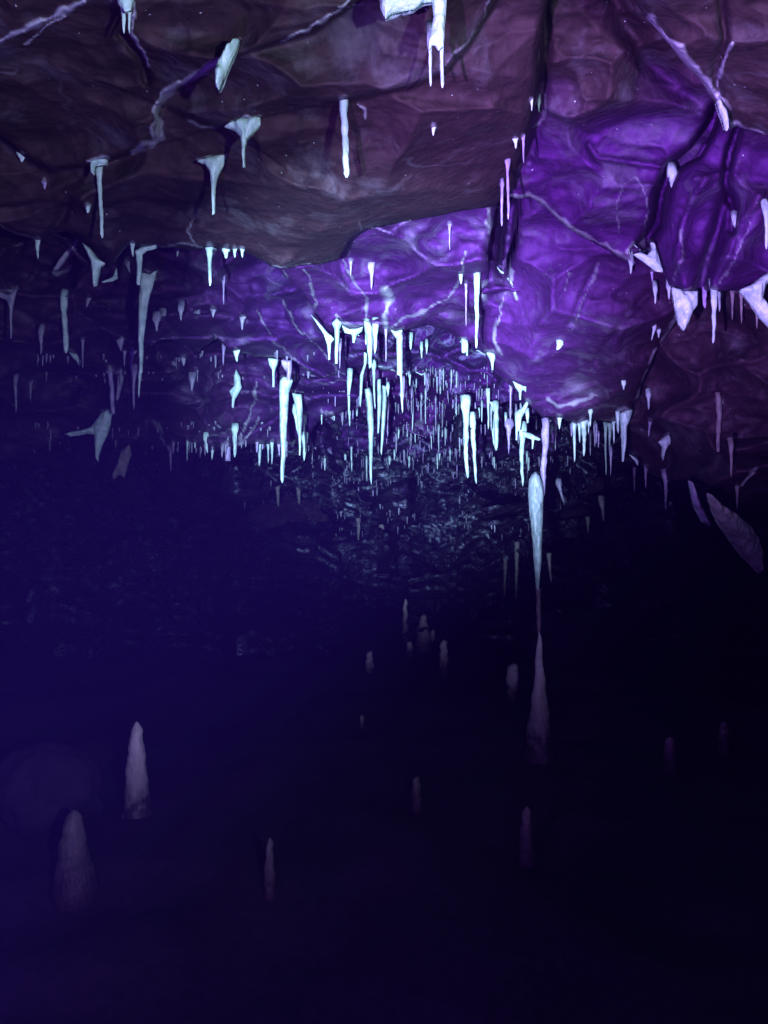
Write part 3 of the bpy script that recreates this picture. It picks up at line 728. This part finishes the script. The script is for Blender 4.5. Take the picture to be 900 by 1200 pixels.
tite(245,289,335,5,'thin white stalactite under the ceiling edge with wide root', flare=2.4, tip=.6)
tite(265,292,303,6,'stubby white stalactite right of the thin one', flare=1.8)
for x in (208,252,275,284): tite(x,292,300+(x%3),3.5,'tiny white bead on the brown ceiling edge, %s from left' % nth([208,252,275,284].index(x)),'beads on the brown ceiling edge')
# -- left, dim
blade([(166,319),(176,321),(184,317),(181,330),(175,350),(171,375),(168,405),(167,436),(163,441),(162.5,405),(162,370),(163,345),(164,328)], 'very long white stalactite with a slanted top at left', Y=2.95, T=.02, name='stalactite', cat='stalactite')
tite(164,436,466,3.6,'slim stalactite hanging just below the very long one', lean=-2, flare=1.2, Y=3.1)
tite(75,350,414,7.5,'straight white stalactite alone on the dim left ledge', lean=3, flare=1.05, tip=.7, Y=dn(75,350,.04))
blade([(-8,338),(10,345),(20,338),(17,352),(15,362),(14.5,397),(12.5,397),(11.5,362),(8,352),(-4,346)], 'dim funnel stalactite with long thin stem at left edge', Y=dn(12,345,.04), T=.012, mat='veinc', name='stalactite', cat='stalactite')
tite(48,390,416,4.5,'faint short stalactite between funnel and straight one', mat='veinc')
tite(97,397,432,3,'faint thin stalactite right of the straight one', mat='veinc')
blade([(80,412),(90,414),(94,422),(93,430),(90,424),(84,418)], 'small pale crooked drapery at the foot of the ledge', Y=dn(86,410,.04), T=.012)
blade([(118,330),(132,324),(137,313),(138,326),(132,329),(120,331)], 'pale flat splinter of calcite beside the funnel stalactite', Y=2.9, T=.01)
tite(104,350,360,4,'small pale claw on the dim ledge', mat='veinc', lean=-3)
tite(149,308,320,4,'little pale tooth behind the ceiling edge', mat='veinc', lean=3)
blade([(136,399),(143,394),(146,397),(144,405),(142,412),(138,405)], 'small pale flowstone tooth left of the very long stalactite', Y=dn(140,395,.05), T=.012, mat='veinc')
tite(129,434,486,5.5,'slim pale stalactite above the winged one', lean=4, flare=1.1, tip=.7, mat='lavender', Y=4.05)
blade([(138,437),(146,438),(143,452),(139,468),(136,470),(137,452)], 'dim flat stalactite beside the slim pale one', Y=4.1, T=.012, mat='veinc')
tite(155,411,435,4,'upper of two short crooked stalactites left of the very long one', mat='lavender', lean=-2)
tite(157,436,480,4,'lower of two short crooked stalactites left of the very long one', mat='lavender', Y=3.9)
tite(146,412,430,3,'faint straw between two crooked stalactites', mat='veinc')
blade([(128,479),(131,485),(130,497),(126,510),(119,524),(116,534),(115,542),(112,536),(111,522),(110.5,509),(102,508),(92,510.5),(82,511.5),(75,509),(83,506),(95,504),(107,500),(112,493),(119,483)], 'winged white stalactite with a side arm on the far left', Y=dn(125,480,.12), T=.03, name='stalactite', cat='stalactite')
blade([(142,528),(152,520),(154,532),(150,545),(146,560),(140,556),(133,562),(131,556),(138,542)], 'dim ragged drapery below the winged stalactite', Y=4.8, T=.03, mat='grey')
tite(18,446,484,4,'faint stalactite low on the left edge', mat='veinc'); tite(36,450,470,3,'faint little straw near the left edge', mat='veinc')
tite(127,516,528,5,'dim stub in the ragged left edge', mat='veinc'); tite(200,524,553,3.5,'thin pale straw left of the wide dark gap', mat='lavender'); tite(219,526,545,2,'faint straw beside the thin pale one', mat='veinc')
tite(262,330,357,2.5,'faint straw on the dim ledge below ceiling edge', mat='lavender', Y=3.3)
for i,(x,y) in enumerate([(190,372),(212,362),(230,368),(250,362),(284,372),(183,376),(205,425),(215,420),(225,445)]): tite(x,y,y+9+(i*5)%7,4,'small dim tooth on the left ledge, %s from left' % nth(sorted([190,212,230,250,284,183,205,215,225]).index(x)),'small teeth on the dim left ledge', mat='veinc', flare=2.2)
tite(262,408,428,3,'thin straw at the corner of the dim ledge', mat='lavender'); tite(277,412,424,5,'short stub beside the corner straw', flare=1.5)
blade([(277,432),(282,442),(283.5,455),(279,463),(275.5,468),(274,479),(271.5,478),(271.5,466),(268,458),(274,452),(274,440)], 'pale leaf shaped stalactite on the violet wall', Y=dn(277,432,.10), T=.02, name='stalactite', cat='stalactite')
blade([(314,419),(326,421),(325,428),(322,434),(321.5,454),(319,454),(318.5,434),(315,427)], 'short funnel stalactite left of the tall white one', Y=dn(320,418), T=.02, name='stalactite', cat='stalactite')
e = compound(0,0,4.1,'tall white stalactite left of centre with a narrow neck'); Yb = 3.98
blade([(329,421),(341,422),(343,416),(342,430),(340,446),(336,446),(336,436),(330,428)], Y=Yb, T=.02, mat='lavender', name='root', parent=e)
blade([(328,446),(332,441),(342,443),(343,447),(339,460),(337,485),(336,510),(334,540),(332.5,563),(330.5,567),(328.5,563),(329,530),(328,490),(327.5,462)], Y=Yb-.02, T=.034, name='shaft', parent=e)
blade([(342,460),(354,462),(355,478),(354,500),(353,520),(351.5,534),(350,533),(350,512),(348.5,492),(346,474)], 'leaning white stalactite right of the tall one', Y=4.2, T=.03, name='stalactite', cat='stalactite')
tite(346,482,512,5,'short drapery stalactite between the tall and leaning ones', Y=4.5, lean=4)
tite(275,504,536,6,'thick pale stalactite at the lower edge of violet wall', Y=dn(275,515)-.05, tip=.5, flare=1.2)
tite(241,515,531,4,'short pale stalactite at the dark gap edge', lean=2); tite(249,527,539,2.6,'tiny straw right of the short pale one')
blade([(263,523),(270,523),(270,540),(264,540)], 'small dim violet block hanging from the wall edge', Y=dn(266,522,.02), T=.02, mat='lavender')
tite(304,520,546,4.5,'slim white stalactite under the violet wall', tip=.5, flare=1.2); tite(314,521,543,2.4,'left of two close straws under the violet wall'); tite(318.5,519,544,3,'right of two close straws under the violet wall'); 
tite(343,518,524,4,'bead behind the tall stalactite'); tite(357,514,540,5,'pale ribbed stalactite right of the leaning one', Y=5.0)
tite(357,484,510,3,'straw above the ribbed stalactite', Y=5.2); tite(327,520,535,3,'straw just left of the tall stalactite tip', mat='lavender')
# -- violet shelf fringe
blade([(362,366),(372,376),(384,390),(389,394),(392,398),(388,402),(387,421),(384.5,422),(383,404),(379,392)], 'white stalactite hanging from the leftmost corner of the violet shelf', Y=dn(385,388), T=.02, name='stalactite', cat='stalactite')
blade([(389,379),(395,372),(401,378),(398,386),(397,405),(396,426),(393,426),(392.5,405),(392,386)], 'white stalactite second from the left under violet shelf', Y=dn(394,376,.03), T=.022, name='stalactite', cat='stalactite')
blade([(400,381),(410,386),(418,385),(426,383),(424,389),(418,393),(415.5,402),(413,402),(412,392),(404,390)], 'white curtain with a single drip under the violet shelf', Y=dn(410,382,.02), T=.02)
e = compound(0,0,3.6,'broad white stalactite at the middle of the violet shelf'); Yc = dn(430,376,.06)
blade([(426,376),(434,378),(437,384),(437,400),(436,418),(435.5,430),(432.5,430),(430,412),(429,395)], Y=Yc, T=.03, name='shaft', parent=e)
tite(440,383,414.5,5, Y=Yc+.03, name='side_spike', parent=e, tip=.5); tite(430,384,404,4, Y=Yc+.04, name='side_spike', parent=e, lean=-1)
tite(452,386,424,2.6,'thin straw between the broad and the kinked stalactites', mat='lavender')
e = compound(0,0,3.6,'long kinked white stalactite below the violet shelf'); Yc = dn(466,386,.06)
blade([(457,386),(463,388),(472,386),(471,394),(469,398),(464,396)], Y=Yc, T=.018, name='root', parent=e)
blade([(464,394),(471.5,392),(472,420),(472,445),(472,468),(470,468),(469,440),(465.5,439),(465,415)], Y=Yc-.005, T=.022, name='shaft', parent=e)
tite(470.5,462,484,2.8, Y=Yc, name='tip', parent=e, lean=1, embed=0)
tite(481,398,410,4,'small white stub right of the kinked stalactite', Y=4.4); tite(494,408,420,2.5,'tiny straw in the recess', Y=4.6); tite(500,405,415,2.5,'second tiny straw in the recess', Y=4.6)
tite(398,405,432,3,'dim straw behind the second stalactite of the shelf', mat='lavender', Y=4.3)
e = compound(0,0,4.4,'bent white stalactite that steps to the left in mid passage')
blade([(426,412),(430.5,414),(430,425),(426,440),(424.5,455),(423,472),(422,478),(420.5,472),(421,455),(422,440),(426,428)], Y=4.45, T=.02, name='shaft', parent=e)
tite(433.5,426,432,3, Y=4.4, name='spur', parent=e)
tite(438,430,479,3.6,'thin pale stalactite right of the bent one', Y=4.5, lean=1, mat='calcite')
tite(410,440,486,5.5,'slim tapering stalactite alone before violet rock', Y=4.6, tip=.3, flare=1.2)
blade([(427,456),(433,454),(436,462),(437,480),(438,500),(437,530),(436,560),(435,569),(433.5,560),(432.5,530),(431,500),(430,478)], 'longest white stalactite at the centre of the passage', Y=4.75, T=.032, name='stalactite', cat='stalactite')
blade([(441,445),(446,444),(447,465),(446,485),(444,508),(442.5,508),(442,485),(441.5,465)], 'left of two close white stalactites near the centre', Y=4.85, T=.025, name='stalactite', cat='stalactite')
blade([(448,451),(453,453),(453,470),(451.5,495),(449,520),(447.5,534),(446,530),(446.5,500),(448,475)], 'right of two close white stalactites near the centre', Y=4.9, T=.025, name='stalactite', cat='stalactite')
tite(454.5,455,465,2.5,'tiny spike by the two close stalactites', Y=4.9)
# -- centre right
blade([(540,396),(548,398),(549,404),(548,417),(546,417),(545.5,406),(543,414),(541,413),(540.5,404)], 'small forked white stalactite in front of the folded rock', Y=4.3, T=.015, name='stalactite', cat='stalactite')
e = compound(0,0,3.6,'long white stalactite above the folded rock')
tite(559,326,408,6.5, Y=dn(559,326,.05), name='shaft', parent=e, flare=1.3, tip=.4, lean=-1)
tite(546,332,382,2.6,'lavender straw left of the long stalactite', mat='lavender'); tite(540,322,333,4,'small bead pair under the violet ceiling', flare=1.3)
tite(595,190,257,3.6,'right lavender straw of the pair over the dark hole', mat='lavender', flare=1.7, tip=.7, Y=dn(595,192,.05)); tite(588.5,217,265,3.4,'left lavender straw of the pair over the dark hole', mat='lavender', flare=1.2, tip=.7, Y=dn(590,215,.05))
tite(527,263,293,2.6,'lavender straw on the violet shelf near brown ceiling', mat='lavender', flare=1.8)
tite(435,314,339,5,'lavender stalactite on the violet shelf left of centre', mat='lavender', flare=1.8, tip=.4, Y=dn(435,314,.04)); tite(411,306,323,3,'short lavender straw on the shelf', mat='lavender')
tite(623,117,130,2.6,'left one of two tiny straws on the ceiling seam'); tite(631.5,119,131,2.6,'right one of two tiny straws on the ceiling seam')
tite(604,163,174,4,'stubby tooth below the seam straws'); tite(613,160,191,3,'thin straw under the ceiling seam', mat='lavender')
blade([(569,413),(580,413),(581,420),(578.5,425),(577.5,434),(575.5,433),(574.5,424)], 'small white funnel stalactite on folded rock', Y=4.2, T=.02, name='stalactite', cat='stalactite')
blade([(600,446),(612,452),(617,453),(616,460),(612.5,456),(611,460),(610.5,469),(608.5,469),(608,460),(604,454)], 'white hooked drapery under the violet boulder edge', Y=dn(605,450,.0), T=.02)
tite(598.5,452,493,2.6,'lavender straw beside the hooked drapery', mat='lavender', Y=4.2)
tite(545.5,473,560,7.5,'long bright stalactite right of centre, left of its neighbour', Y=4.75, tip=.45, flare=1.5, lean=.5)
tite(554,492,567,6.5,'long bright stalactite right of centre, leaning right', Y=5.1, tip=.3, flare=1.1, lean=4)
e = compound(0,0,4.6,'white stalactite with a hooked root below folded rock'); 
blade([(573,470),(580,472),(584,478),(584,484),(578,482)], Y=4.62, T=.02, name='root', parent=e); tite(581,478,528,5.5, Y=4.6, name='shaft', parent=e, tip=.8, flare=1.2)
tite(572,463,503,3.4,'thin white stalactite left of the hooked one', Y=4.6, flare=1.4)
tite(577,498,522,3,'short pale straw between the thin and hooked ones', Y=5.0, lean=2)
blade([(603,484),(612,477),(617,469),(620,472),(616,482),(611,490),(609,505),(607.5,505),(607,492),(606,516),(604,516),(603.5,500)], 'ragged white drapery with two spikes under the boulder', Y=4.1, T=.02)
tite(612,503,570,7.5,'tapering white stalactite just left of the great column', Y=4.4, tip=.25, flare=1.3, lean=2.5)
tite(596.5,499,532,5.5,'lavender spike left of the tapering white one', Y=4.7, mat='lavender', tip=.2)
tite(618,487,496,3,'small bead by the ragged drapery', Y=4.1)
blade([(612,506),(622,508),(634,514),(632,516),(626,515),(625,526),(623.5,526),(623,515),(614,512)], 'thin white ledge drip under the boulder', Y=4.3, T=.015)
# great column
e = compound(0,0,3.7,'great pale column piece hanging above the dark floor'); Yk = 3.7
tite(640,500,584,7.5, 'long lavender stalactite behind the great column piece', Y=3.82, mat='lavender', flare=1.15, tip=.75, lean=-2, bend=-1)
blade([(627,553),(632,558),(636,566),(637,580),(636.5,600),(635.5,630),(634.5,655),(633,680),(631,696),(628.5,690),(626,660),(623,625),(620.5,600),(619,575),(620,562),(623,556)], Y=Yk, T=.038, mat='dull', name='bulb', parent=e)
tite(631,690,744,5.5, Y=Yk, name='stem', parent=e, mat='pink', flare=1.0, tip=.75, lean=0, embed=0)
# fringe right
def fringe(xs, yf, lens, w, text, group, mat='calcite', Y=None, ordinal=True, **k):
    for i, x in enumerate(xs):
        y = yf(x) if callable(yf) else yf[i]
        L = lens[i % len(lens)]
        names = ['first','second','third','fourth','fifth','sixth','seventh','eighth','ninth','tenth','eleventh','twelfth','thirteenth','fourteenth','fifteenth','sixteenth']
        lab = text % names[i] if ordinal else text
        tite(x, y, y + L, w[i % len(w)] if isinstance(w, (list, tuple)) else w, lab, group, mat=mat, Y=Y, **k)
fringe([646,652,656,661,667,673,679,684,690,694,698,701], lambda x: 496 + 2*math.sin(x), [12,18,10,16,8,44,22,40,14,10,22,18], [2.4,2.4,3,2.6,2,4,3,6,2.4,2.6,2.4,2], 'white straw under the boulder, %s from the column side', 'straws under the boulder rim')
tite(656,489,503,4,'hooked white stub above the boulder rim fringe'); tite(692,483,500,3,'white peg on the boulder just above its rim', Y=dn(692,483,.05))
e = compound(0,0,3.9,'thick white stalactite at the right corner of the boulder'); Yr = dn(732,482,.04)
blade([(726,484),(734,480),(741,480),(738,492),(734.5,500),(734,515),(731,541),(729,541),(728,515),(727,498)], Y=Yr, T=.03, name='shaft', parent=e)
tite(724,488,508,3, Y=Yr+.05, name='side_spike', parent=e)
fringe([709.5,714.5,719,723.5], [500,497,494,490], [57,30,26,16], [3,4,3,2.6], 'pale straw %s of the row left of the thick corner stalactite', 'straws left of the corner stalactite')
tite(716,530,558,2.4,'dim straw hanging lowest left of the corner stalactite', Y=4.3, mat='veinc')
blade([(736,532),(744,536),(748,540),(747,546),(744,541)], 'small bright splinter right of the corner stalactite', Y=4.4, T=.015)
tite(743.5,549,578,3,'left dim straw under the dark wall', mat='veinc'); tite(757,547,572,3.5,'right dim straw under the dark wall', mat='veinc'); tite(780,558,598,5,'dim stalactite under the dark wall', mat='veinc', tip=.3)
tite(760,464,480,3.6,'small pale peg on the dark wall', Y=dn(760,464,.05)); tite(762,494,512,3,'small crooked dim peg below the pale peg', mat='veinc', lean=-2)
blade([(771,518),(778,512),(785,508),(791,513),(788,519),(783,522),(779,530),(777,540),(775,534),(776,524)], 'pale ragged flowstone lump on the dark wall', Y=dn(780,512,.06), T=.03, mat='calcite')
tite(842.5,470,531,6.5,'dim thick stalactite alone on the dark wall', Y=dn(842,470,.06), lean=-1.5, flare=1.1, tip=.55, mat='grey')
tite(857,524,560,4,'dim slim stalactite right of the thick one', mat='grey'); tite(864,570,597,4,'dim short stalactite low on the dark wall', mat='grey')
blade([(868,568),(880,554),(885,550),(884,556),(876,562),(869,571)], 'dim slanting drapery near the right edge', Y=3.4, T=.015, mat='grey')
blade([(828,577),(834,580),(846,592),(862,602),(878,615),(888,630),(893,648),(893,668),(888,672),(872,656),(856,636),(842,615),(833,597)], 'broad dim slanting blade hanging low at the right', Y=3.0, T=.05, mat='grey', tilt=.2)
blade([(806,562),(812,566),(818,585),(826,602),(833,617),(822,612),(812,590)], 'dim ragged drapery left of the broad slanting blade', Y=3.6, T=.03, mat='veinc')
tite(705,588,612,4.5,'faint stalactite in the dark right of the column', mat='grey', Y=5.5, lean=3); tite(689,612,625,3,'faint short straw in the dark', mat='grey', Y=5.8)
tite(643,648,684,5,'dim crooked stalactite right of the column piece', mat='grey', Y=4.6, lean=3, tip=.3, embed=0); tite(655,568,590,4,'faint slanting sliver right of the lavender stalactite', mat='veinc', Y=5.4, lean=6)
# violet ceiling fringe, right
blade([(786,337),(803,341),(817,341),(817,358),(811,366),(807,378),(801,388),(795,380),(791,362)], 'broad white wavy curtain under the violet ceiling', Y=dn(800,339,.04), T=.03)
tite(826,340,361,5,'lavender stub right of the broad curtain', mat='lavender', flare=1.1, tip=.8); tite(837,340,402,6.5,'longest white stalactite under the violet ceiling at right', flare=1.6, tip=.45)
tite(843,342,365,4.5,'white stalactite beside the longest one at right'); tite(858,342,375,3.6,'dim stalactite second from the curved white rim', mat='grey'); tite(869,342,379,3.6,'dim stalactite next to the curved white rim', mat='grey'); tite(887,350,385,4,'dim stalactite under the curved white rim', mat='grey', Y=2.6)
blade([(866,340),(880,334),(892,324),(904,316),(930,308),(930,318),(905,326),(896,335),(893,350),(905,368),(930,392),(930,408),(905,386),(890,372),(880,356)], 'curved white calcite rim at the right edge', Y=dn(880,338,.02), T=.03)
blade([(742,298),(750,295),(758,299),(763,292),(761,284),(766,285),(771,300),(777,319),(768,318),(757,309)], 'bright white wedge of calcite below the dark crack', Y=dn(755,295,.06), T=.02)
tite(739.5,306,321,4,'white drip at the foot of the veined rock'); tite(764,318,331,3,'tiny drip under the white wedge', mat='lavender')
tite(768,341,356,3.4,'left short tooth before the broad curtain', Y=2.9); tite(784,338,351,3.4,'right short tooth before the broad curtain', Y=2.9)
tite(788,206,222,7,'small white tooth beside the dark crack', Y=dn(786,206,.03), tip=.3, lean=-1); tite(898,250,292,5,'white stalactite cut by the right edge', Y=dn(896,250,.05), tip=.6)
tite(862,262,268,5,'tiny white knob on the dark violet rock at right', Y=dn(862,262,.03)); tite(772,388,396,3,'short peg on the right boulder shoulder', Y=dn(772,388,.04)); tite(767,384,399,3,'slanting peg on the right boulder shoulder', Y=dn(768,384,.04), lean=-3)
tite(656,404,410,5,'white bead on the boulder face', Y=dn(654,404,.04), lean=-3); tite(731,450,457,3,'tiny bead on the lower boulder', Y=dn(731,450,.04))

# deep passage: many small straws under the shelves
def crowd(n, xr, ysel, Lr, wr, text, group, Yr, mats=('calcite', 'lavender', 'dull', 'veinc')):
    xs = sorted(RND.uniform(*xr) for _ in range(n))
    for i, x in enumerate(xs):
        y = ysel(x)
        L = Lr[0] + (Lr[1] - Lr[0]) * RND.random() ** 2.2
        tite(x, y, y + L, RND.uniform(*wr), text + ', ' + nth(i) + ' from left', group, mat=RND.choice(mats), Y=(RND.uniform(*Yr) if Yr else None), flare=RND.uniform(1.0, 1.5), tip=.6, embed=.03)
crowd(20, (470,536), lambda x: RND.uniform(432,452), (4,30), (1.1,2.4), 'tiny white straw under the recess rock in the passage', 'straws under the recess rock', (4.9,5.3))
crowd(18, (452,545), lambda x: RND.uniform(455,478), (4,40), (0.9,2.0), 'fine pale straw in the deep middle of the passage', 'straws in the deep middle', (5.2,5.8))
crowd(18, (456,545), lambda x: RND.uniform(500,512), (4,30), (1.0,2.2), 'thin straw under the small violet shelf deep inside', 'straws under the small shelf', (6.0,6.1))
crowd(18, (353,445), lambda x: 485+RND.uniform(-2,2), (5,18), (1.4,2.4), 'short straw in the row left of centre under the small shelf', 'short row under the small shelf', (5.9,6.0))
crowd(12, (556,625), lambda x: RND.uniform(474,490), (6,24), (1.6,2.8), 'small straw under folded rock and boulder', 'straws under the folded rock', (4.7,4.9))
crowd(22, (370,640), lambda x: RND.uniform(524,540), (6,26), (1.4,2.4), 'faint straw below the crusted shelf', 'straws below the crusted shelf', (6.9,7.1), ('calcite','veinc'))
crowd(18, (200,372), lambda x: 519+RND.uniform(-2,5), (5,24), (1.4,3.0), 'small straw along the lower edge of the left violet wall', 'straws along the left wall edge', None, ('lavender','calcite','veinc'))
crowd(14, (600,760), lambda x: 500+RND.uniform(-2,10), (6,30), (1.4,2.6), 'small dim straw behind the boulder rim', 'straws behind the boulder rim', (5.2,5.4), ('lavender','veinc'))
crowd(14, (380,610), lambda x: RND.uniform(545,625), (5,16), (1.0,1.9), 'faint little spike on the far wall', 'spikes on the far wall', (8.4,8.8), ('veinc','lavender'))
for (x,y,L,w,t) in [(447,620,30,6,'faint blunt stalactite on the far wall below centre'),(420,610,26,5,'faint rounded stalactite on the far wall left of centre'),(325,570,24,6,'dim drop below the tall stalactite'),(350,572,20,6,'dim drop right of the tall stalactite tip'),(592,655,52,5,'faint long stalactite in the dark left of the column'),(606,640,62,6,'faint long stalactite nearest the column on its left')]:
    tite(x,y,y+L,w,t,mat='grey',tip=.3,flare=1.0)

def frost(n, pick, name, mat, label, L=(3, 15), w=(.6, 1.3), seed=1, near=4.2):
    rr = random.Random(seed); V_ = []; F_ = []
    for i in range(n):
        x, y = pick(rr); D = depth(x, y)
        if D is None or D < near: continue
        if float(vnoise(np.array(x / 16), np.array(y / 7), np.array(.5), seed)) < -0.05 - .3 * rr.random(): continue
        l = L[0] + (L[1] - L[0]) * rr.random() ** 2; ww = rr.uniform(*w)
        s_ = D / F; k = len(V_)
        for t, r in ((-.12, 1.0), (0, 1.0), (.6, .8), (1, .35)):
            c = P(x + rr.uniform(-.2, .2), y + l * t, D - .01)
            for q in range(4): V_.append((c[0] + ww * .5 * s_ * r * math.cos(q * 1.5708), c[1] + ww * .5 * s_ * r * math.sin(q * 1.5708), c[2]))
        for a in range(3):
            for q in range(4): F_.append((k + a * 4 + q, k + a * 4 + (q + 1) % 4, k + a * 4 + 4 + (q + 1) % 4, k + a * 4 + 4 + q))
        F_.append((k + 3, k + 2, k + 1, k)); F_.append((k + 12, k + 13, k + 14, k + 15))
    tag(link(name, V_, F_, M[mat], smooth=False), label, 'straws', kind='stuff')
frost(190, lambda r: (r.gauss(512, 36), r.uniform(430, 520)), 'hair_straws', 'dull', 'dense hair thin white straws filling the deep centre of the passage', seed=3)
frost(300, lambda r: (r.gauss(495, 75), r.uniform(430, 545)), 'fine_straws', 'lavender', 'dense hair thin lilac straws across the middle of the passage', seed=4)
frost(420, lambda r: (r.gauss(490, 80), 525 + 110 * r.random() ** 1.5), 'frost_spikes', 'veinc', 'frost of tiny pale spikes on the far wall ledges', L=(2, 11), w=(.7, 1.8), seed=5)
frost(230, lambda r: (r.uniform(40, 370), r.choice((416, 440, 500, 522)) + r.uniform(-6, 6)), 'sparse_spikes', 'veinc', 'scattered tiny dim spikes on the left wall', L=(3, 14), w=(1.2, 3), seed=6, near=3.3)
blade(blade_later, 'rounded white tip at the lower end of the top right rock rim', Y=dn(845,118,.01), T=.012, mat='dull', name='calcite_curtain')

# ------------------------------------------------------------------ floor: stalagmites and boulders
def mite(px, yt, yb, w, label, top=0.25, shape=1.0, mat='mite', Y=None, bulge=0.0):
    Y = Y or 1.2 * F / (yb - 600)
    if yb < 830 and mat == 'mite': mat = 'miteb'
    s = Y / F; n = 22; pts = []; rad = []; CNT[0] += 1
    rr = random.Random(CNT[0])
    for i in range(n):
        t = i / (n - 1)      # 0 top
        k = top + (1 - top) * t ** shape + bulge * math.sin(math.pi * t)
        if i == 0: k *= 0.3
        if i == 1: k *= 0.8
        k *= 1 + rr.uniform(-.06, .06)
        x, y, z = P(px + 0.6 * math.sin(i), yt + (yb - yt) * t, Y)
        pts.append((x, y, z)); rad.append(w * 0.5 * s * k)
    x, y, z = pts[-1]; pts.append((x, y, min(z - 0.05, floor_z(x, y) - 0.03))); rad.append(w * 0.75 * s)
    v, f = tube(pts, rad, 16, seed=CNT[0], jag=0.10)
    f = [tuple(reversed(q)) for q in f]
    o = link('stalagmite', v, f, M[mat])
    a = o.data.attributes.new('foot_fade', 'FLOAT', 'POINT'); a.data.foreach_set('value', np.repeat(np.linspace(0, 1, n + 1), 16)[:len(v)])
    return tag(o, label, 'stalagmite')
mite(632, 741, 882, 34, 'tall tapering stalagmite below the hanging column piece', top=.14, shape=1.35, mat='miteb')
mite(160, 846, 950, 31, 'pale pointed stalagmite on the left of the floor', top=.22, shape=.6, mat='miteb')
mite(86, 950, 1030, 46, 'broad blurred stalagmite at lower left', top=.3, shape=.9, mat='mitef')
mite(316, 982, 1045, 16, 'faint narrow stalagmite low left of centre', top=.4, mat='mitef')
mite(475, 702, 750, 8, 'thin faint stalagmite upper left of the far group', top=.5)
mite(496, 720, 757, 20, 'squat faint stalagmite in the middle of the far group', top=.3)
mite(507, 738, 752, 7, 'tiny stub right of the squat stalagmite', top=.6); mite(480, 752, 764, 8, 'tiny stub left of the squat stalagmite', top=.6)
mite(520, 750, 784, 11, 'small rounded stalagmite right of the far group', top=.6, shape=.7); mite(433, 763, 787, 11, 'small stalagmite left of the far group', top=.5)
mite(601, 778, 815, 14, 'blunt pale stalagmite left of the tall one', top=.7, shape=.4, bulge=.1)
mite(488, 910, 937, 13, 'barely visible stalagmite below centre', top=.5, mat='mitef'); mite(617, 945, 1002, 20, 'barely visible stalagmite below the tall one', top=.4, mat='mitef')
mite(785, 864, 895, 15, 'faint stalagmite in the dark at right', top=.6); mite(848, 846, 872, 12, 'fainter stalagmite at far right', top=.6)
mite(424, 838, 850, 6, 'tiny pale pebble like stub at the middle of floor', top=.6); 
mite(655, 715, 742, 8, 'faint stub on the boulder right of the tall stalagmite', top=.5, Y=6.3)

def boulder(px, py, rx, ry, label, seed, Y=None, mat='floor'):
    Y = Y or 1.2 * F / (py + ry * 0.7 - 600); s = Y / F
    n, k = 40, 24; v = []; f = []
    c = P(px, py, Y)
    for i in range(k + 1):
        ph = math.pi * i / k
        for j in range(n):
            th = 2 * math.pi * j / n
            d = np.array([math.sin(ph) * math.cos(th), math.sin(ph) * math.sin(th), math.cos(ph)])
            r = 1 + 0.22 * float(fbm(np.array(d[0] * 1.6), np.array(d[1] * 1.6), np.array(d[2] * 1.6), seed, 4))
            v.append((c[0] + d[0] * rx * s * r, c[1] + d[1] * rx * s * .8 * r, c[2] + d[2] * ry * s * r))
    for i in range(k):
        for j in range(n):
            a, b_ = i * n + j, i * n + (j + 1) % n
            f.append((a, a + n, b_ + n, b_))
    return tag(link('boulder', v, f, M[mat]), label, 'boulder')
boulder(55, 925, 62, 52, 'low rounded boulder behind the broad stalagmite at left', 3)
boulder(655, 752, 42, 32, 'dim boulder behind the tall stalagmite', 4)
boulder(604, 732, 20, 12, 'small dim rock left of the tall stalagmite', 6)


flush_crust()

# ------------------------------------------------------------------ haze volume, tinted blue to add the navy veil of light
def haze():
    m = bpy.data.materials.new('blue_haze'); m.use_nodes = True; nt = m.node_tree
    for q in list(nt.nodes):
        if q.type == 'BSDF_PRINCIPLED': nt.nodes.remove(q)
    v = nt.nodes.new('ShaderNodeVolumePrincipled'); v.inputs['Color'].default_value = (0.20, 0.07, 1.0, 1); v.inputs['Density'].default_value = HAZE
    nt.links.new(v.outputs[0], nt.nodes['Material Output'].inputs['Volume'])
    x0, x1, y0, y1, z0, z1 = -9, 9, -5.5, 14.5, -2.6, 5.2
    vs = [(x, y, z) for x in (x0, x1) for y in (y0, y1) for z in (z0, z1)]
    tag(link('haze', vs, [(0,1,3,2),(4,6,7,5),(0,4,5,1),(2,3,7,6),(0,2,6,4),(1,5,7,3)], m, smooth=False), 'thin blue haze added to the cave air', kind='stuff')
HAZE = 0.0017
haze()
